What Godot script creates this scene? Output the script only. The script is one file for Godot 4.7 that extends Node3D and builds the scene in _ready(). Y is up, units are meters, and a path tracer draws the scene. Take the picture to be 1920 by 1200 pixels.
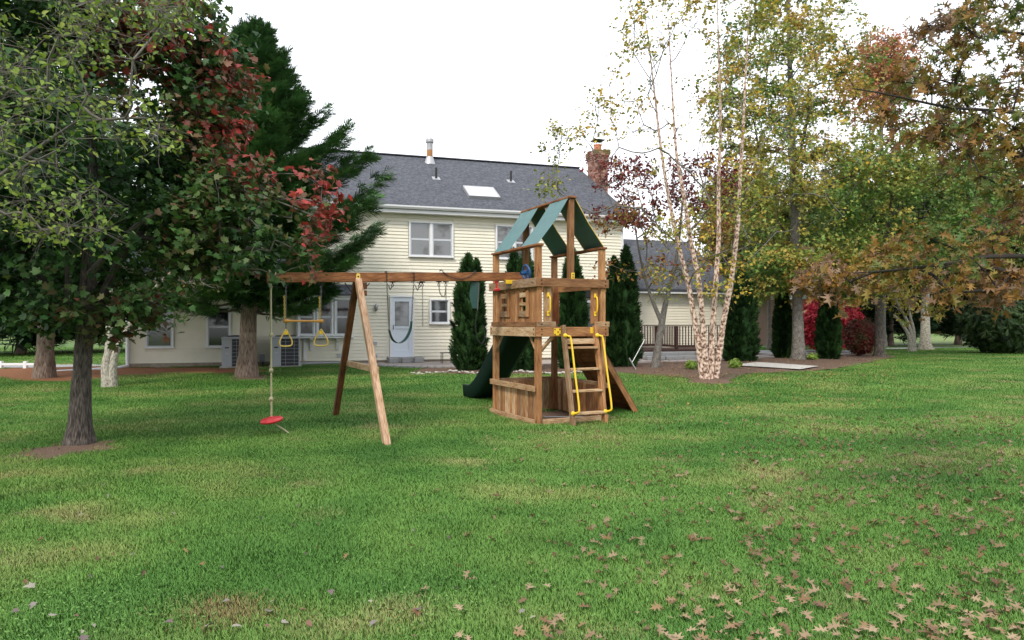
extends Node3D
# A back garden in autumn: a cedar play set on a lawn, a cream two-storey house behind, trees all round.
# Directions come from the photograph's pixels (1920 x 1200), distances from the ground each thing stands on.
const FOCAL := 1300.0
const EYE := 1.6
const HORIZON := 608.0

var rng := RandomNumberGenerator.new()
var M := {}
var variants := {}
var used_names := {}
var beds: Array = []          # ground polygons (x, z) without grass
var noise_a := FastNoiseLite.new()
var noise_b := FastNoiseLite.new()
var noise_c := FastNoiseLite.new()


class MB:
	var v := PackedVector3Array()
	var n := PackedVector3Array()
	var t := PackedVector2Array()
	var c := PackedColorArray()
	var i := PackedInt32Array()

	func vert(p: Vector3, nn: Vector3, uv := Vector2.ZERO, col := Color.WHITE) -> int:
		v.append(p); n.append(nn); t.append(uv); c.append(col)
		return v.size() - 1

	func face(a: int, b: int, d: int) -> void:      # keeps the front on the side of the normal
		var g := (v[d] - v[a]).cross(v[b] - v[a])
		if g.dot(n[a] + n[b] + n[d]) < 0.0:
			i.append(a); i.append(d); i.append(b)
		else:
			i.append(a); i.append(b); i.append(d)

	func flat(pts: Array, nn: Vector3, uvs: Array, col := Color.WHITE) -> void:
		var first := v.size()
		for k in pts.size():
			vert(pts[k], nn, uvs[k], col)
		for k in range(1, pts.size() - 1):
			face(first, first + k, first + k + 1)

	# box with chamfered edges; the texture's v runs along the longest side, in metres
	func box(at: Vector3, size: Vector3, b := Basis.IDENTITY, bevel := 0.004, col := Color.WHITE, shift := Vector2.ZERO) -> void:
		var h := size * 0.5
		bevel = minf(bevel, minf(h.x, minf(h.y, h.z)) * 0.5)
		var long := 0
		if size.y >= size.x and size.y >= size.z: long = 1
		elif size.z >= size.x: long = 2
		var corner := func(s: Vector3, axis: int) -> Vector3:
			var p := Vector3(s.x * (h.x - bevel), s.y * (h.y - bevel), s.z * (h.z - bevel))
			p[axis] = s[axis] * h[axis]
			return p
		var uv := func(p: Vector3, axis: int) -> Vector2:
			var others := [0, 1, 2]
			others.erase(axis)
			var lv: int = long if long != axis else others[0]
			others.erase(lv)
			return Vector2(p[others[0]], p[lv]) + shift
		var put := func(list: Array, axis: int) -> void:      # list of [sign vector, axis of that corner copy]
			var pts := []
			var uvs := []
			var mid := Vector3.ZERO
			for e in list:
				var p: Vector3 = corner.call(e[0], e[1])
				mid += p
				uvs.append(uv.call(p, axis))
				pts.append(at + b * p)
			var nn: Vector3 = (pts[1] - pts[0]).cross(pts[2] - pts[0]).normalized()
			if nn.dot(b * mid) < 0.0: nn = -nn
			flat(pts, nn, uvs, col)
		for axis in 3:
			var o1 := (axis + 1) % 3
			var o2 := (axis + 2) % 3
			for s in [-1.0, 1.0]:
				var q := []
				for k in [[-1.0, -1.0], [1.0, -1.0], [1.0, 1.0], [-1.0, 1.0]]:
					var e := Vector3.ZERO
					e[axis] = s; e[o1] = k[0]; e[o2] = k[1]
					q.append([e, axis])
				put.call(q, axis)
			if bevel > 0.0:
				for s in [-1.0, 1.0]:
					for r in [-1.0, 1.0]:      # edge along `axis`
						var e1 := Vector3.ZERO
						e1[o1] = s; e1[o2] = r; e1[axis] = -1.0
						var e2 := e1
						e2[axis] = 1.0
						put.call([[e1, o1], [e1, o2], [e2, o2], [e2, o1]], o1)
		if bevel > 0.0:
			for x in [-1.0, 1.0]:
				for y in [-1.0, 1.0]:
					for z in [-1.0, 1.0]:
						var e := Vector3(x, y, z)
						put.call([[e, 0], [e, 1], [e, 2]], 0)

	func plain_box(at: Vector3, size: Vector3, b := Basis.IDENTITY, col := Color.WHITE) -> void:
		var h := size * 0.5
		for axis in 3:
			var o1 := (axis + 1) % 3
			var o2 := (axis + 2) % 3
			for s in [-1.0, 1.0]:
				var nn := Vector3.ZERO
				nn[axis] = s
				var pts := []
				var uvs := []
				for k in [[-1.0, -1.0], [1.0, -1.0], [1.0, 1.0], [-1.0, 1.0]]:
					var p := nn * h[axis]
					p[o1] = k[0] * h[o1]
					p[o2] = k[1] * h[o2]
					pts.append(at + b * p)
					uvs.append(Vector2(p[o1], p[o2]))
				flat(pts, b * nn, uvs, col)

	func tube(pts: PackedVector3Array, radii: PackedFloat32Array, sides: int, col := Color.WHITE, capped := false, closed := false) -> void:
		var count := pts.size()
		if count < 2: return
		var dir := (pts[1] - pts[0]).normalized()
		var side := dir.cross(Vector3.UP if absf(dir.y) < 0.9 else Vector3.RIGHT).normalized()
		var first := v.size()
		var along := 0.0
		for k in count:
			var d: Vector3
			if closed: d = pts[(k + 1) % count] - pts[(k + count - 1) % count]
			elif k == 0: d = pts[1] - pts[0]
			elif k == count - 1: d = pts[k] - pts[k - 1]
			else: d = pts[k + 1] - pts[k - 1]
			d = d.normalized()
			side = (side - d * side.dot(d)).normalized()
			var up := d.cross(side)
			if k > 0: along += pts[k].distance_to(pts[k - 1])
			for s in sides + 1:
				var a := TAU * s / sides
				var nn := side * cos(a) + up * sin(a)
				v.append(pts[k] + nn * radii[k]); n.append(nn); t.append(Vector2(float(s) / sides, along)); c.append(col)
		var rings := count if closed else count - 1
		for k in rings:
			var r0 := first + k * (sides + 1)
			var r1 := first + ((k + 1) % count) * (sides + 1)
			for s in sides:
				i.append(r0 + s); i.append(r1 + s); i.append(r0 + s + 1)
				i.append(r0 + s + 1); i.append(r1 + s); i.append(r1 + s + 1)
		if capped:
			for e in [0, count - 1]:
				var nn: Vector3 = (pts[0] - pts[1]).normalized() if e == 0 else (pts[e] - pts[e - 1]).normalized()
				var m := vert(pts[e], nn, Vector2.ZERO, col)
				var ring := []
				for s in sides + 1:
					ring.append(vert(v[first + e * (sides + 1) + s], nn, Vector2.ZERO, col))
				for s in sides:
					face(m, ring[s], ring[s + 1])

	# profile of (radius, height) pairs turned about an axis
	func lathe(profile: Array, sides: int, xf := Transform3D.IDENTITY, col := Color.WHITE) -> void:
		var first := v.size()
		for k in profile.size():
			var a: Vector2 = profile[maxi(k - 1, 0)]
			var b: Vector2 = profile[mini(k + 1, profile.size() - 1)]
			var d := (b - a).normalized()
			for s in sides + 1:
				var w := TAU * s / sides
				var nn := Vector3(d.y * cos(w), -d.x, d.y * sin(w))
				v.append(xf * Vector3(profile[k].x * cos(w), profile[k].y, profile[k].x * sin(w)))
				n.append((xf.basis * nn).normalized()); t.append(Vector2(float(s) / sides, profile[k].y)); c.append(col)
		for k in profile.size() - 1:
			for s in sides:
				var p := first + k * (sides + 1) + s
				face(p, p + 1, p + sides + 1)
				face(p + 1, p + sides + 2, p + sides + 1)

	# outline in the xy plane pushed along z
	func prism(outline: PackedVector2Array, depth: float, xf := Transform3D.IDENTITY, col := Color.WHITE) -> void:
		var tri := Geometry2D.triangulate_polygon(outline)
		for s in [-0.5, 0.5]:
			var first := v.size()
			for p in outline:
				vert(xf * Vector3(p.x, p.y, s * depth), (xf.basis * Vector3(0, 0, signf(s))).normalized(), p, col)
			for k in range(0, tri.size(), 3):
				face(first + tri[k], first + tri[k + 1], first + tri[k + 2])
		var turn := 1.0 if Geometry2D.is_polygon_clockwise(outline) else -1.0
		for k in outline.size():
			var a := outline[k]
			var b := outline[(k + 1) % outline.size()]
			var d := (b - a).normalized()
			var nn := (xf.basis * Vector3(-d.y * turn, d.x * turn, 0)).normalized()
			flat([xf * Vector3(a.x, a.y, -depth / 2), xf * Vector3(b.x, b.y, -depth / 2), xf * Vector3(b.x, b.y, depth / 2), xf * Vector3(a.x, a.y, depth / 2)], nn,
				[Vector2(0, a.y), Vector2(0, b.y), Vector2(depth, b.y), Vector2(depth, a.y)], col)

	func mesh(material: Material) -> ArrayMesh:
		var arrays := []
		arrays.resize(Mesh.ARRAY_MAX)
		arrays[Mesh.ARRAY_VERTEX] = v
		arrays[Mesh.ARRAY_NORMAL] = n
		arrays[Mesh.ARRAY_TEX_UV] = t
		arrays[Mesh.ARRAY_COLOR] = c
		arrays[Mesh.ARRAY_INDEX] = i
		var m := ArrayMesh.new()
		m.add_surface_from_arrays(Mesh.PRIMITIVE_TRIANGLES, arrays)
		m.surface_set_material(0, material)
		return m


# ---------------------------------------------------------------- helpers
func ground(x: float, z: float) -> float:
	var d := -z
	return 0.24 * smoothstep(12.5, 22.0, d) + 0.03 * noise_c.get_noise_2d(x * 0.9, z * 0.9) * smoothstep(14.0, 18.0, d + absf(x) * 0.6)

func at_px(px: float, py: float, depth: float) -> Vector3:
	return Vector3((px - 960.0) / FOCAL * depth, EYE + (HORIZON - py) / FOCAL * depth, -depth)

func on_ground(px: float, py: float) -> Vector3:
	var depth := EYE * FOCAL / (py - HORIZON)
	for k in 12:
		var x := (px - 960.0) / FOCAL * depth
		depth = lerpf(depth, (EYE - ground(x, -depth)) * FOCAL / (py - HORIZON), 0.7)
	var gx := (px - 960.0) / FOCAL * depth
	return Vector3(gx, ground(gx, -depth), -depth)

func numbered(called: String) -> String:
	if not used_names.has(called):
		used_names[called] = 0
		return called
	used_names[called] += 1
	return "%s_%03d" % [called, used_names[called]]

func tag(o: Node3D, label: String, category: String, group := "") -> Node3D:
	o.set_meta("label", label)
	o.set_meta("category", category)
	if group: o.set_meta("group", group)
	return o

func thing(called: String, label: String, category: String, at := Vector3.ZERO, turn := 0.0, group := "") -> Node3D:
	var o := Node3D.new()
	o.name = numbered(called)
	add_child(o)
	o.position = at
	o.rotation.y = turn
	return tag(o, label, category, group)

func obj(called: String, mb: MB, material: Material, parent: Node3D = self) -> MeshInstance3D:
	var o := MeshInstance3D.new()
	o.name = numbered(called) if parent == self else called
	o.mesh = mb.mesh(material)
	parent.add_child(o, true)
	return o

func share(called: String, mesh: Mesh, parent: Node3D) -> MeshInstance3D:
	var o := MeshInstance3D.new()
	o.name = numbered(called) if parent == self else called
	o.mesh = mesh
	parent.add_child(o, true)
	return o

func structure(called: String, mb: MB, material: Material) -> MeshInstance3D:
	var o := obj(called, mb, material)
	o.set_meta("kind", "structure")
	return o

func bar(parent: Node3D, called: String, at: Vector3, size: Vector3, material: Material, b := Basis.IDENTITY, bevel := 0.004) -> MeshInstance3D:
	var mb := MB.new()
	mb.box(Vector3.ZERO, size, Basis.IDENTITY, bevel, Color.WHITE, Vector2(rng.randf() * 5.0, rng.randf() * 5.0))
	if variants.has(material): material = variants[material][rng.randi() % 3]
	var o := obj(called, mb, material, parent)
	o.transform = Transform3D(b, at)
	return o

# a timber from a to b; `across` is the direction of its first cross dimension
func beam(parent: Node3D, called: String, a: Vector3, b: Vector3, wide: float, deep: float, across: Vector3, material: Material) -> MeshInstance3D:
	var y := (b - a).normalized()
	var x := (across - y * across.dot(y)).normalized()
	return bar(parent, called, (a + b) / 2.0, Vector3(wide, a.distance_to(b), deep), material, Basis(x, y, x.cross(y)))

func pipe(parent: Node3D, called: String, pts: Array, r: float, material: Material, sides := 8) -> MeshInstance3D:
	var mb := MB.new()
	var rr := PackedFloat32Array()
	rr.resize(pts.size())
	rr.fill(r)
	mb.tube(PackedVector3Array(pts), rr, sides, Color.WHITE, true)
	return obj(called, mb, material, parent)

func smooth_path(pts: Array, steps: int) -> PackedVector3Array:
	var c := Curve3D.new()
	for k in pts.size():
		var tan: Vector3 = (pts[mini(k + 1, pts.size() - 1)] - pts[maxi(k - 1, 0)]) / 6.0
		c.add_point(pts[k], -tan, tan)
	var out := PackedVector3Array()
	for k in steps + 1:
		out.append(c.samplef(float(k) / steps * (pts.size() - 1)))
	return out

func scatter(called: String, mesh: Mesh, places: Array, tints: PackedColorArray, parent: Node3D) -> MultiMeshInstance3D:
	var mm := MultiMesh.new()
	mm.transform_format = MultiMesh.TRANSFORM_3D
	mm.use_colors = true
	mm.mesh = mesh
	mm.instance_count = places.size()
	for k in places.size():
		mm.set_instance_transform(k, places[k])
		mm.set_instance_color(k, tints[k])
	var o := MultiMeshInstance3D.new()
	o.name = numbered(called) if parent == self else called
	o.multimesh = mm
	parent.add_child(o, true)
	return o

# many small leaves joined into one mesh: each place a leaf, each with its own tint
func foliage(called: String, leaf: Array, places: Array, tints: PackedColorArray, parent: Node3D, material: Material) -> MeshInstance3D:
	var lv: PackedVector3Array = leaf[0]
	var ln: PackedVector3Array = leaf[1]
	var v := PackedVector3Array()
	var n := PackedVector3Array()
	var c := PackedColorArray()
	var one := PackedColorArray()
	one.resize(lv.size())
	for k in places.size():
		var xf: Transform3D = places[k]
		v.append_array(xf * lv)
		n.append_array(Transform3D(xf.basis.orthonormalized(), Vector3.ZERO) * ln)
		one.fill(tints[k])
		c.append_array(one)
	var arrays := []
	arrays.resize(Mesh.ARRAY_MAX)
	arrays[Mesh.ARRAY_VERTEX] = v
	arrays[Mesh.ARRAY_NORMAL] = n
	arrays[Mesh.ARRAY_COLOR] = c
	var m := ArrayMesh.new()
	m.add_surface_from_arrays(Mesh.PRIMITIVE_TRIANGLES, arrays)
	m.surface_set_material(0, material)
	return share(called, m, parent)

func soup(mb: MB) -> Array:      # a shape as loose triangles
	var v := PackedVector3Array()
	var n := PackedVector3Array()
	for k in mb.i:
		v.append(mb.v[k])
		n.append(mb.n[k])
	return [v, n]

func lin(r: float, g: float, b: float) -> Color:      # a linear base colour as albedo_color wants it
	return Color(r, g, b).linear_to_srgb()

func mat(called: String, col: Color, rough := 0.7, metal := 0.0, spec := 0.5) -> StandardMaterial3D:
	var m := StandardMaterial3D.new()
	m.resource_name = called
	m.albedo_color = col
	m.roughness = rough
	m.metallic = metal
	m.metallic_specular = spec
	M[called] = m
	return m

func pick(pal: Array, f: float) -> Color:
	f = clampf(f, 0.0, 0.9999) * (pal.size() - 1)
	return (pal[int(f)] as Color).lerp(pal[int(f) + 1], f - int(f))

func ball() -> Vector3:
	while true:
		var p := Vector3(rng.randf_range(-1, 1), rng.randf_range(-1, 1), rng.randf_range(-1, 1))
		if p.length_squared() <= 1.0: return p
	return Vector3.ZERO

func facing(nn: Vector3, spin: float, size: float) -> Basis:      # local y turned by spin round the normal (local z)
	var x := nn.cross(Vector3.UP if absf(nn.y) < 0.95 else Vector3.RIGHT).normalized()
	var y := nn.cross(x)
	var b := Basis(x * cos(spin) + y * sin(spin), y * cos(spin) - x * sin(spin), nn)
	return b * Basis.from_scale(Vector3(size, size, size))

# ---------------------------------------------------------------- textures
func tone_image(size: int, freq: float, octaves: int, kind := FastNoiseLite.TYPE_SIMPLEX_SMOOTH, seed_value := 1) -> Image:
	var f := FastNoiseLite.new()
	f.noise_type = kind
	f.seed = seed_value
	f.frequency = freq
	f.fractal_octaves = octaves
	var im := f.get_seamless_image(size, size)
	im.convert(Image.FORMAT_L8)
	return im

func ramp_texture(src: Image, cols: Array) -> ImageTexture:
	var w := src.get_width()
	var bytes := src.get_data()
	var out := PackedByteArray()
	out.resize(w * src.get_height() * 3)
	var lut := []
	for k in 256: lut.append(pick(cols, k / 255.0).linear_to_srgb())
	for k in bytes.size():
		var c: Color = lut[bytes[k]]
		out[k * 3] = c.r8; out[k * 3 + 1] = c.g8; out[k * 3 + 2] = c.b8
	return ImageTexture.create_from_image(Image.create_from_data(w, src.get_height(), false, Image.FORMAT_RGB8, out))

# streaks along v: fine lines and broad bands, with knots of weathering
func grain_image(sx: int, seed_value: int) -> Image:
	var a := tone_image(256, 0.03, 4, FastNoiseLite.TYPE_SIMPLEX_SMOOTH, seed_value).get_data()
	var b := tone_image(256, 0.012, 3, FastNoiseLite.TYPE_SIMPLEX_SMOOTH, seed_value + 7).get_data()
	var out := PackedByteArray()
	out.resize(65536)
	for y in 256:
		for x in 256:
			var fine := a[y * 256 + (x * sx) % 256]
			var broad := b[y * 256 + x]
			out[y * 256 + x] = clampi(int((fine * 0.62 + broad * 0.38 - 128.0) * 1.7 + 136.0 + ((x * 7919 + y * 104729) % 23) - 11), 0, 255)
	return Image.create_from_data(256, 256, false, Image.FORMAT_L8, out)

func textured(called: String, src: Image, cols: Array, scale: Vector3, rough := 0.8, relief := 0.0, world := false, tri := false) -> StandardMaterial3D:
	var m := mat(called, Color.WHITE, rough, 0.0, 0.4)
	m.albedo_texture = ramp_texture(src, cols)
	m.uv1_scale = scale
	m.uv1_triplanar = tri
	m.uv1_world_triplanar = world
	if relief > 0.0:
		m.heightmap_enabled = true
		m.heightmap_texture = ImageTexture.create_from_image(src)
		m.heightmap_scale = relief
	return m

# ---------------------------------------------------------------- the scene
func _ready() -> void:
	rng.seed = 20241
	noise_a.seed = 5; noise_a.frequency = 0.35; noise_a.fractal_octaves = 3
	noise_b.seed = 9; noise_b.frequency = 1.1; noise_b.fractal_octaves = 2
	noise_c.seed = 14; noise_c.frequency = 0.12; noise_c.fractal_octaves = 2
	# camera
	var cam := Camera3D.new()
	cam.name = "camera"
	cam.position = Vector3(0, EYE, 0)
	cam.rotation.x = atan((HORIZON - 600.0) / FOCAL)
	cam.fov = rad_to_deg(2.0 * atan(600.0 / FOCAL))
	cam.near = 0.05
	cam.far = 600.0
	add_child(cam)
	# overcast sky
	var sky_look := ProceduralSkyMaterial.new()
	sky_look.sky_top_color = Color(0.93, 0.95, 0.985)
	sky_look.sky_horizon_color = Color(0.97, 0.975, 0.985)
	sky_look.sky_curve = 0.2
	sky_look.sky_energy_multiplier = 1.0
	sky_look.ground_bottom_color = Color(0.3, 0.33, 0.24)
	sky_look.ground_horizon_color = Color(0.75, 0.77, 0.76)
	sky_look.sun_angle_max = 1.0
	var env := Environment.new()
	env.background_mode = Environment.BG_SKY
	env.sky = Sky.new()
	env.sky.sky_material = sky_look
	env.background_energy_multiplier = 1.0
	env.tonemap_mode = Environment.TONE_MAPPER_LINEAR
	env.tonemap_exposure = 1.9
	env.sdfgi_enabled = true
	env.ssao_enabled = true
	env.ssil_enabled = true
	var world := WorldEnvironment.new()
	world.name = "daylight"
	world.environment = env
	add_child(world)
	# the sun behind thin cloud, high on the left behind the camera
	var sun := DirectionalLight3D.new()
	sun.name = "sun"
	sun.light_energy = 0.5
	sun.light_angular_distance = 11.0
	sun.light_color = Color(1.0, 0.97, 0.92)
	sun.shadow_enabled = true
	sun.rotation = Vector3(deg_to_rad(-46.0), deg_to_rad(-24.0), 0)
	add_child(sun)

	make_materials()
	make_leaf_meshes()
	make_ground()
	make_house()
	make_yard()
	make_play_set()
	make_swings()
	make_trees()
	make_background()
	make_lawn()
	print("done ", Time.get_ticks_msec())

func make_materials() -> void:
	var g1 := grain_image(5, 11)
	var g2 := grain_image(3, 31)
	textured("wood_orange", g1, [Color(0.15, 0.066, 0.028), Color(0.31, 0.145, 0.06), Color(0.43, 0.215, 0.09), Color(0.5, 0.3, 0.15)], Vector3(3.3, 0.7, 1), 0.75, 0.12)
	textured("wood_weathered", g2, [Color(0.2, 0.115, 0.06), Color(0.4, 0.24, 0.125), Color(0.5, 0.345, 0.2), Color(0.6, 0.47, 0.33)], Vector3(3.3, 0.7, 1), 0.85, 0.14)
	textured("wood_dark", g1, [Color(0.06, 0.024, 0.01), Color(0.17, 0.062, 0.022), Color(0.26, 0.1, 0.036), Color(0.36, 0.17, 0.075)], Vector3(3.3, 0.7, 1), 0.75, 0.12)
	textured("wood_pale", g2, [Color(0.2, 0.11, 0.06), Color(0.36, 0.21, 0.12), Color(0.46, 0.3, 0.19), Color(0.56, 0.41, 0.3)], Vector3(3.3, 0.7, 1), 0.85, 0.14)
	textured("deck_stain", g1, [Color(0.03, 0.016, 0.014), Color(0.06, 0.03, 0.026), Color(0.085, 0.045, 0.04)], Vector3(3.3, 0.7, 1), 0.7, 0.05)
	for w in ["wood_orange", "wood_weathered", "wood_dark"]:      # boards differ in tone
		var kinds := []
		for tone in [Color(1, 1, 1), Color(0.9, 0.87, 0.84), Color(0.78, 0.76, 0.76)]:
			var v: StandardMaterial3D = M[w].duplicate()
			v.albedo_color = tone
			kinds.append(v)
		variants[M[w]] = kinds
	var bark_src := grain_image(2, 71)
	textured("bark_maple", bark_src, [Color(0.02, 0.017, 0.015), Color(0.06, 0.05, 0.043), Color(0.12, 0.1, 0.088), Color(0.17, 0.15, 0.13)], Vector3(3, 0.9, 1), 0.95, 2.2)
	textured("bark_cedar", bark_src, [Color(0.05, 0.03, 0.022), Color(0.15, 0.1, 0.075), Color(0.24, 0.18, 0.14), Color(0.3, 0.24, 0.2)], Vector3(4, 0.6, 1), 0.95, 2.5)
	textured("bark_grey", bark_src, [Color(0.05, 0.045, 0.04), Color(0.13, 0.12, 0.105), Color(0.2, 0.185, 0.165), Color(0.27, 0.25, 0.225)], Vector3(2, 1.2, 1), 0.95, 1.0)
	textured("bark_pale", tone_image(256, 0.05, 4, FastNoiseLite.TYPE_SIMPLEX_SMOOTH, 3), [Color(0.12, 0.11, 0.08), Color(0.3, 0.27, 0.22), Color(0.45, 0.42, 0.36), Color(0.33, 0.34, 0.24)], Vector3(1, 0.7, 1), 0.95, 1.2)
	textured("bark_birch", tone_image(256, 0.016, 5, FastNoiseLite.TYPE_SIMPLEX, 8), [Color(0.05, 0.03, 0.025), Color(0.08, 0.045, 0.035), Color(0.42, 0.28, 0.21), Color(0.62, 0.46, 0.38), Color(0.7, 0.56, 0.48), Color(0.74, 0.63, 0.56)], Vector3(1.0, 1.6, 1), 0.85, 1.2)
	textured("bark_flake", tone_image(256, 0.03, 4, FastNoiseLite.TYPE_SIMPLEX, 9), [Color(0.14, 0.08, 0.06), Color(0.36, 0.22, 0.17), Color(0.6, 0.44, 0.36)], Vector3(3, 3, 1), 0.9)
	textured("bark_twig", bark_src, [Color(0.06, 0.05, 0.045), Color(0.13, 0.115, 0.1), Color(0.21, 0.19, 0.17)], Vector3(1, 1, 1), 0.9)
	# leaves take their colour from each copy
	var leaf := mat("leaf", Color.WHITE, 0.55, 0.0, 0.4)
	leaf.vertex_color_use_as_albedo = true
	leaf.backlight_enabled = true
	leaf.backlight = Color(0.75, 0.75, 0.75)
	leaf.cull_mode = BaseMaterial3D.CULL_DISABLED
	var needle := mat("needle", Color.WHITE, 0.7, 0.0, 0.3)
	needle.vertex_color_use_as_albedo = true
	needle.backlight_enabled = true
	needle.backlight = Color(0.5, 0.5, 0.5)
	needle.cull_mode = BaseMaterial3D.CULL_DISABLED
	var grass := mat("grass", Color.WHITE, 0.6, 0.0, 0.3)
	grass.vertex_color_use_as_albedo = true
	grass.backlight_enabled = true
	grass.backlight = Color(0.6, 0.6, 0.6)
	grass.cull_mode = BaseMaterial3D.CULL_DISABLED
	var soil := textured("soil", tone_image(512, 0.03, 5, FastNoiseLite.TYPE_SIMPLEX_SMOOTH, 4), [Color(0.3, 0.3, 0.3), Color(0.7, 0.7, 0.7), Color(1, 1, 1)], Vector3(0.8, 0.8, 0.8), 0.95, 1.5, true, true)
	soil.vertex_color_use_as_albedo = true
	textured("mulch", tone_image(512, 0.08, 4, FastNoiseLite.TYPE_CELLULAR, 6), [Color(0.05, 0.03, 0.02), Color(0.13, 0.08, 0.055), Color(0.23, 0.15, 0.105), Color(0.36, 0.26, 0.19)], Vector3(1.2, 1.2, 1.2), 0.95, 3.0, true, true)
	textured("pine_straw", tone_image(512, 0.1, 4, FastNoiseLite.TYPE_SIMPLEX, 16), [Color(0.12, 0.045, 0.02), Color(0.27, 0.11, 0.045), Color(0.4, 0.19, 0.09)], Vector3(1.0, 1.0, 1.0), 0.95, 2.0, true, true)
	textured("paver", tone_image(512, 0.05, 4, FastNoiseLite.TYPE_SIMPLEX, 23), [Color(0.24, 0.2, 0.18), Color(0.36, 0.31, 0.285), Color(0.44, 0.39, 0.365)], Vector3(0.8, 0.8, 0.8), 0.9, 0.3, true, true)
	textured("concrete", tone_image(512, 0.03, 5, FastNoiseLite.TYPE_SIMPLEX, 24), [Color(0.33, 0.31, 0.275), Color(0.44, 0.42, 0.375), Color(0.5, 0.48, 0.44)], Vector3(0.5, 0.5, 0.5), 0.92, 0.3, true, true)
	textured("foundation", tone_image(512, 0.02, 5, FastNoiseLite.TYPE_SIMPLEX, 25), [Color(0.2, 0.165, 0.12), Color(0.31, 0.265, 0.205), Color(0.38, 0.335, 0.27)], Vector3(0.5, 0.5, 0.5), 0.95, 0.4, true, true)
	textured("granite", tone_image(256, 0.12, 4, FastNoiseLite.TYPE_SIMPLEX, 26), [Color(0.12, 0.12, 0.125), Color(0.27, 0.27, 0.27), Color(0.42, 0.42, 0.41), Color(0.52, 0.52, 0.5)], Vector3(1.6, 1.6, 1.6), 0.9, 0.6, true, true)
	textured("asphalt", tone_image(256, 0.1, 3, FastNoiseLite.TYPE_SIMPLEX, 27), [Color(0.2, 0.2, 0.2), Color(0.3, 0.3, 0.3), Color(0.36, 0.36, 0.35)], Vector3(0.5, 0.5, 0.5), 0.95, 0.2, true, true)
	textured("siding", tone_image(256, 0.02, 4, FastNoiseLite.TYPE_SIMPLEX, 28), [Color(0.75, 0.71, 0.585), Color(0.79, 0.75, 0.63), Color(0.81, 0.78, 0.66)], Vector3(0.4, 0.4, 0.4), 0.55, 0.0, true, true)
	textured("shingle", shingle_image(), [Color(0.018, 0.02, 0.025), Color(0.05, 0.054, 0.066), Color(0.085, 0.09, 0.105), Color(0.15, 0.155, 0.175)], Vector3(0.5, 0.5, 1), 0.92, 0.8)
	var br := mat("brick", Color.WHITE, 0.9)
	br.vertex_color_use_as_albedo = true
	mat("mortar", lin(0.4, 0.34, 0.3), 0.95)
	mat("white_trim", lin(0.76, 0.77, 0.79), 0.45)
	mat("vinyl_grey", lin(0.5, 0.52, 0.56), 0.5)
	mat("door_paint", lin(0.7, 0.76, 0.84), 0.4)
	mat("glass_dark", lin(0.012, 0.013, 0.015), 0.04, 0.0, 0.6)
	mat("glass_blind", lin(0.16, 0.165, 0.17), 0.05, 0.3, 0.85)
	mat("glass_grey", lin(0.055, 0.06, 0.065), 0.05, 0.0, 0.75)
	mat("skylight_glass", lin(0.72, 0.74, 0.76), 0.1, 0.0, 0.7)
	mat("yellow_plastic", lin(0.78, 0.5, 0.02), 0.35)
	mat("yellow_faded", lin(0.7, 0.48, 0.1), 0.45)
	mat("orange_plastic", lin(0.55, 0.25, 0.03), 0.4)
	mat("red_plastic", lin(0.5, 0.025, 0.03), 0.35)
	mat("blue_plastic", lin(0.012, 0.07, 0.2), 0.35)
	mat("green_plastic", lin(0.003, 0.014, 0.011), 0.5, 0.0, 0.35)
	mat("green_seat", lin(0.008, 0.05, 0.042), 0.45)
	var tarp := textured("green_tarp", grain_image(9, 91), [Color(0.014, 0.085, 0.08), Color(0.02, 0.11, 0.105), Color(0.028, 0.135, 0.13)], Vector3(4, 1, 1), 0.5, 0.08)
	tarp.metallic_specular = 0.7
	textured("rope", grain_image(2, 41), [Color(0.3, 0.26, 0.14), Color(0.52, 0.47, 0.3), Color(0.62, 0.57, 0.4)], Vector3(2, 18, 1), 0.95, 0.4)
	mat("chain_steel", lin(0.2, 0.2, 0.2), 0.4, 0.9)
	mat("chain_black", lin(0.035, 0.035, 0.037), 0.5, 0.5)
	mat("steel", lin(0.4, 0.4, 0.4), 0.35, 1.0)
	mat("black_metal", lin(0.015, 0.015, 0.016), 0.5, 0.3)
	mat("ac_grey", lin(0.36, 0.38, 0.41), 0.5)
	mat("ac_grille", lin(0.035, 0.037, 0.045), 0.6)
	mat("rust", lin(0.3, 0.14, 0.05), 0.9)
	mat("flashing", lin(0.4, 0.4, 0.41), 0.5, 0.6)
	mat("terracotta", lin(0.5, 0.19, 0.1), 0.85)
	mat("moss", lin(0.14, 0.12, 0.03), 0.98)
	mat("stone_white", lin(0.4, 0.375, 0.33), 0.9)
	mat("ramp_black", lin(0.02, 0.015, 0.012), 0.8)

func shingle_image() -> Image:      # four metres square: 28 courses of tabs of random tone, dark joints between courses
	var out := PackedByteArray()
	out.resize(1024 * 1024)
	var r := RandomNumberGenerator.new()
	r.seed = 77
	var courses := 28
	for k in courses:
		var y0 := k * 1024 / courses
		var y1 := (k + 1) * 1024 / courses
		var x := 0
		var start := r.randi() % 1024
		while x < 1024:
			var w := mini(14 + r.randi() % 44, 1024 - x)
			var tone := 90 + r.randi() % 110
			for y in range(y0, y1):
				var dark := 70 if y - y0 < 5 else 0
				for q in w:
					var edge := 25 if q == 0 else 0
					out[y * 1024 + (start + x + q) % 1024] = clampi(tone - dark - edge + r.randi() % 31 - 15, 0, 255)
			x += w
	return Image.create_from_data(1024, 1024, false, Image.FORMAT_L8, out)

# ---------------------------------------------------------------- leaf shapes (stalk at the origin, along y, face to z)
var LEAF := {}
var SINGLE := []
var BUNCH: ArrayMesh

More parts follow.
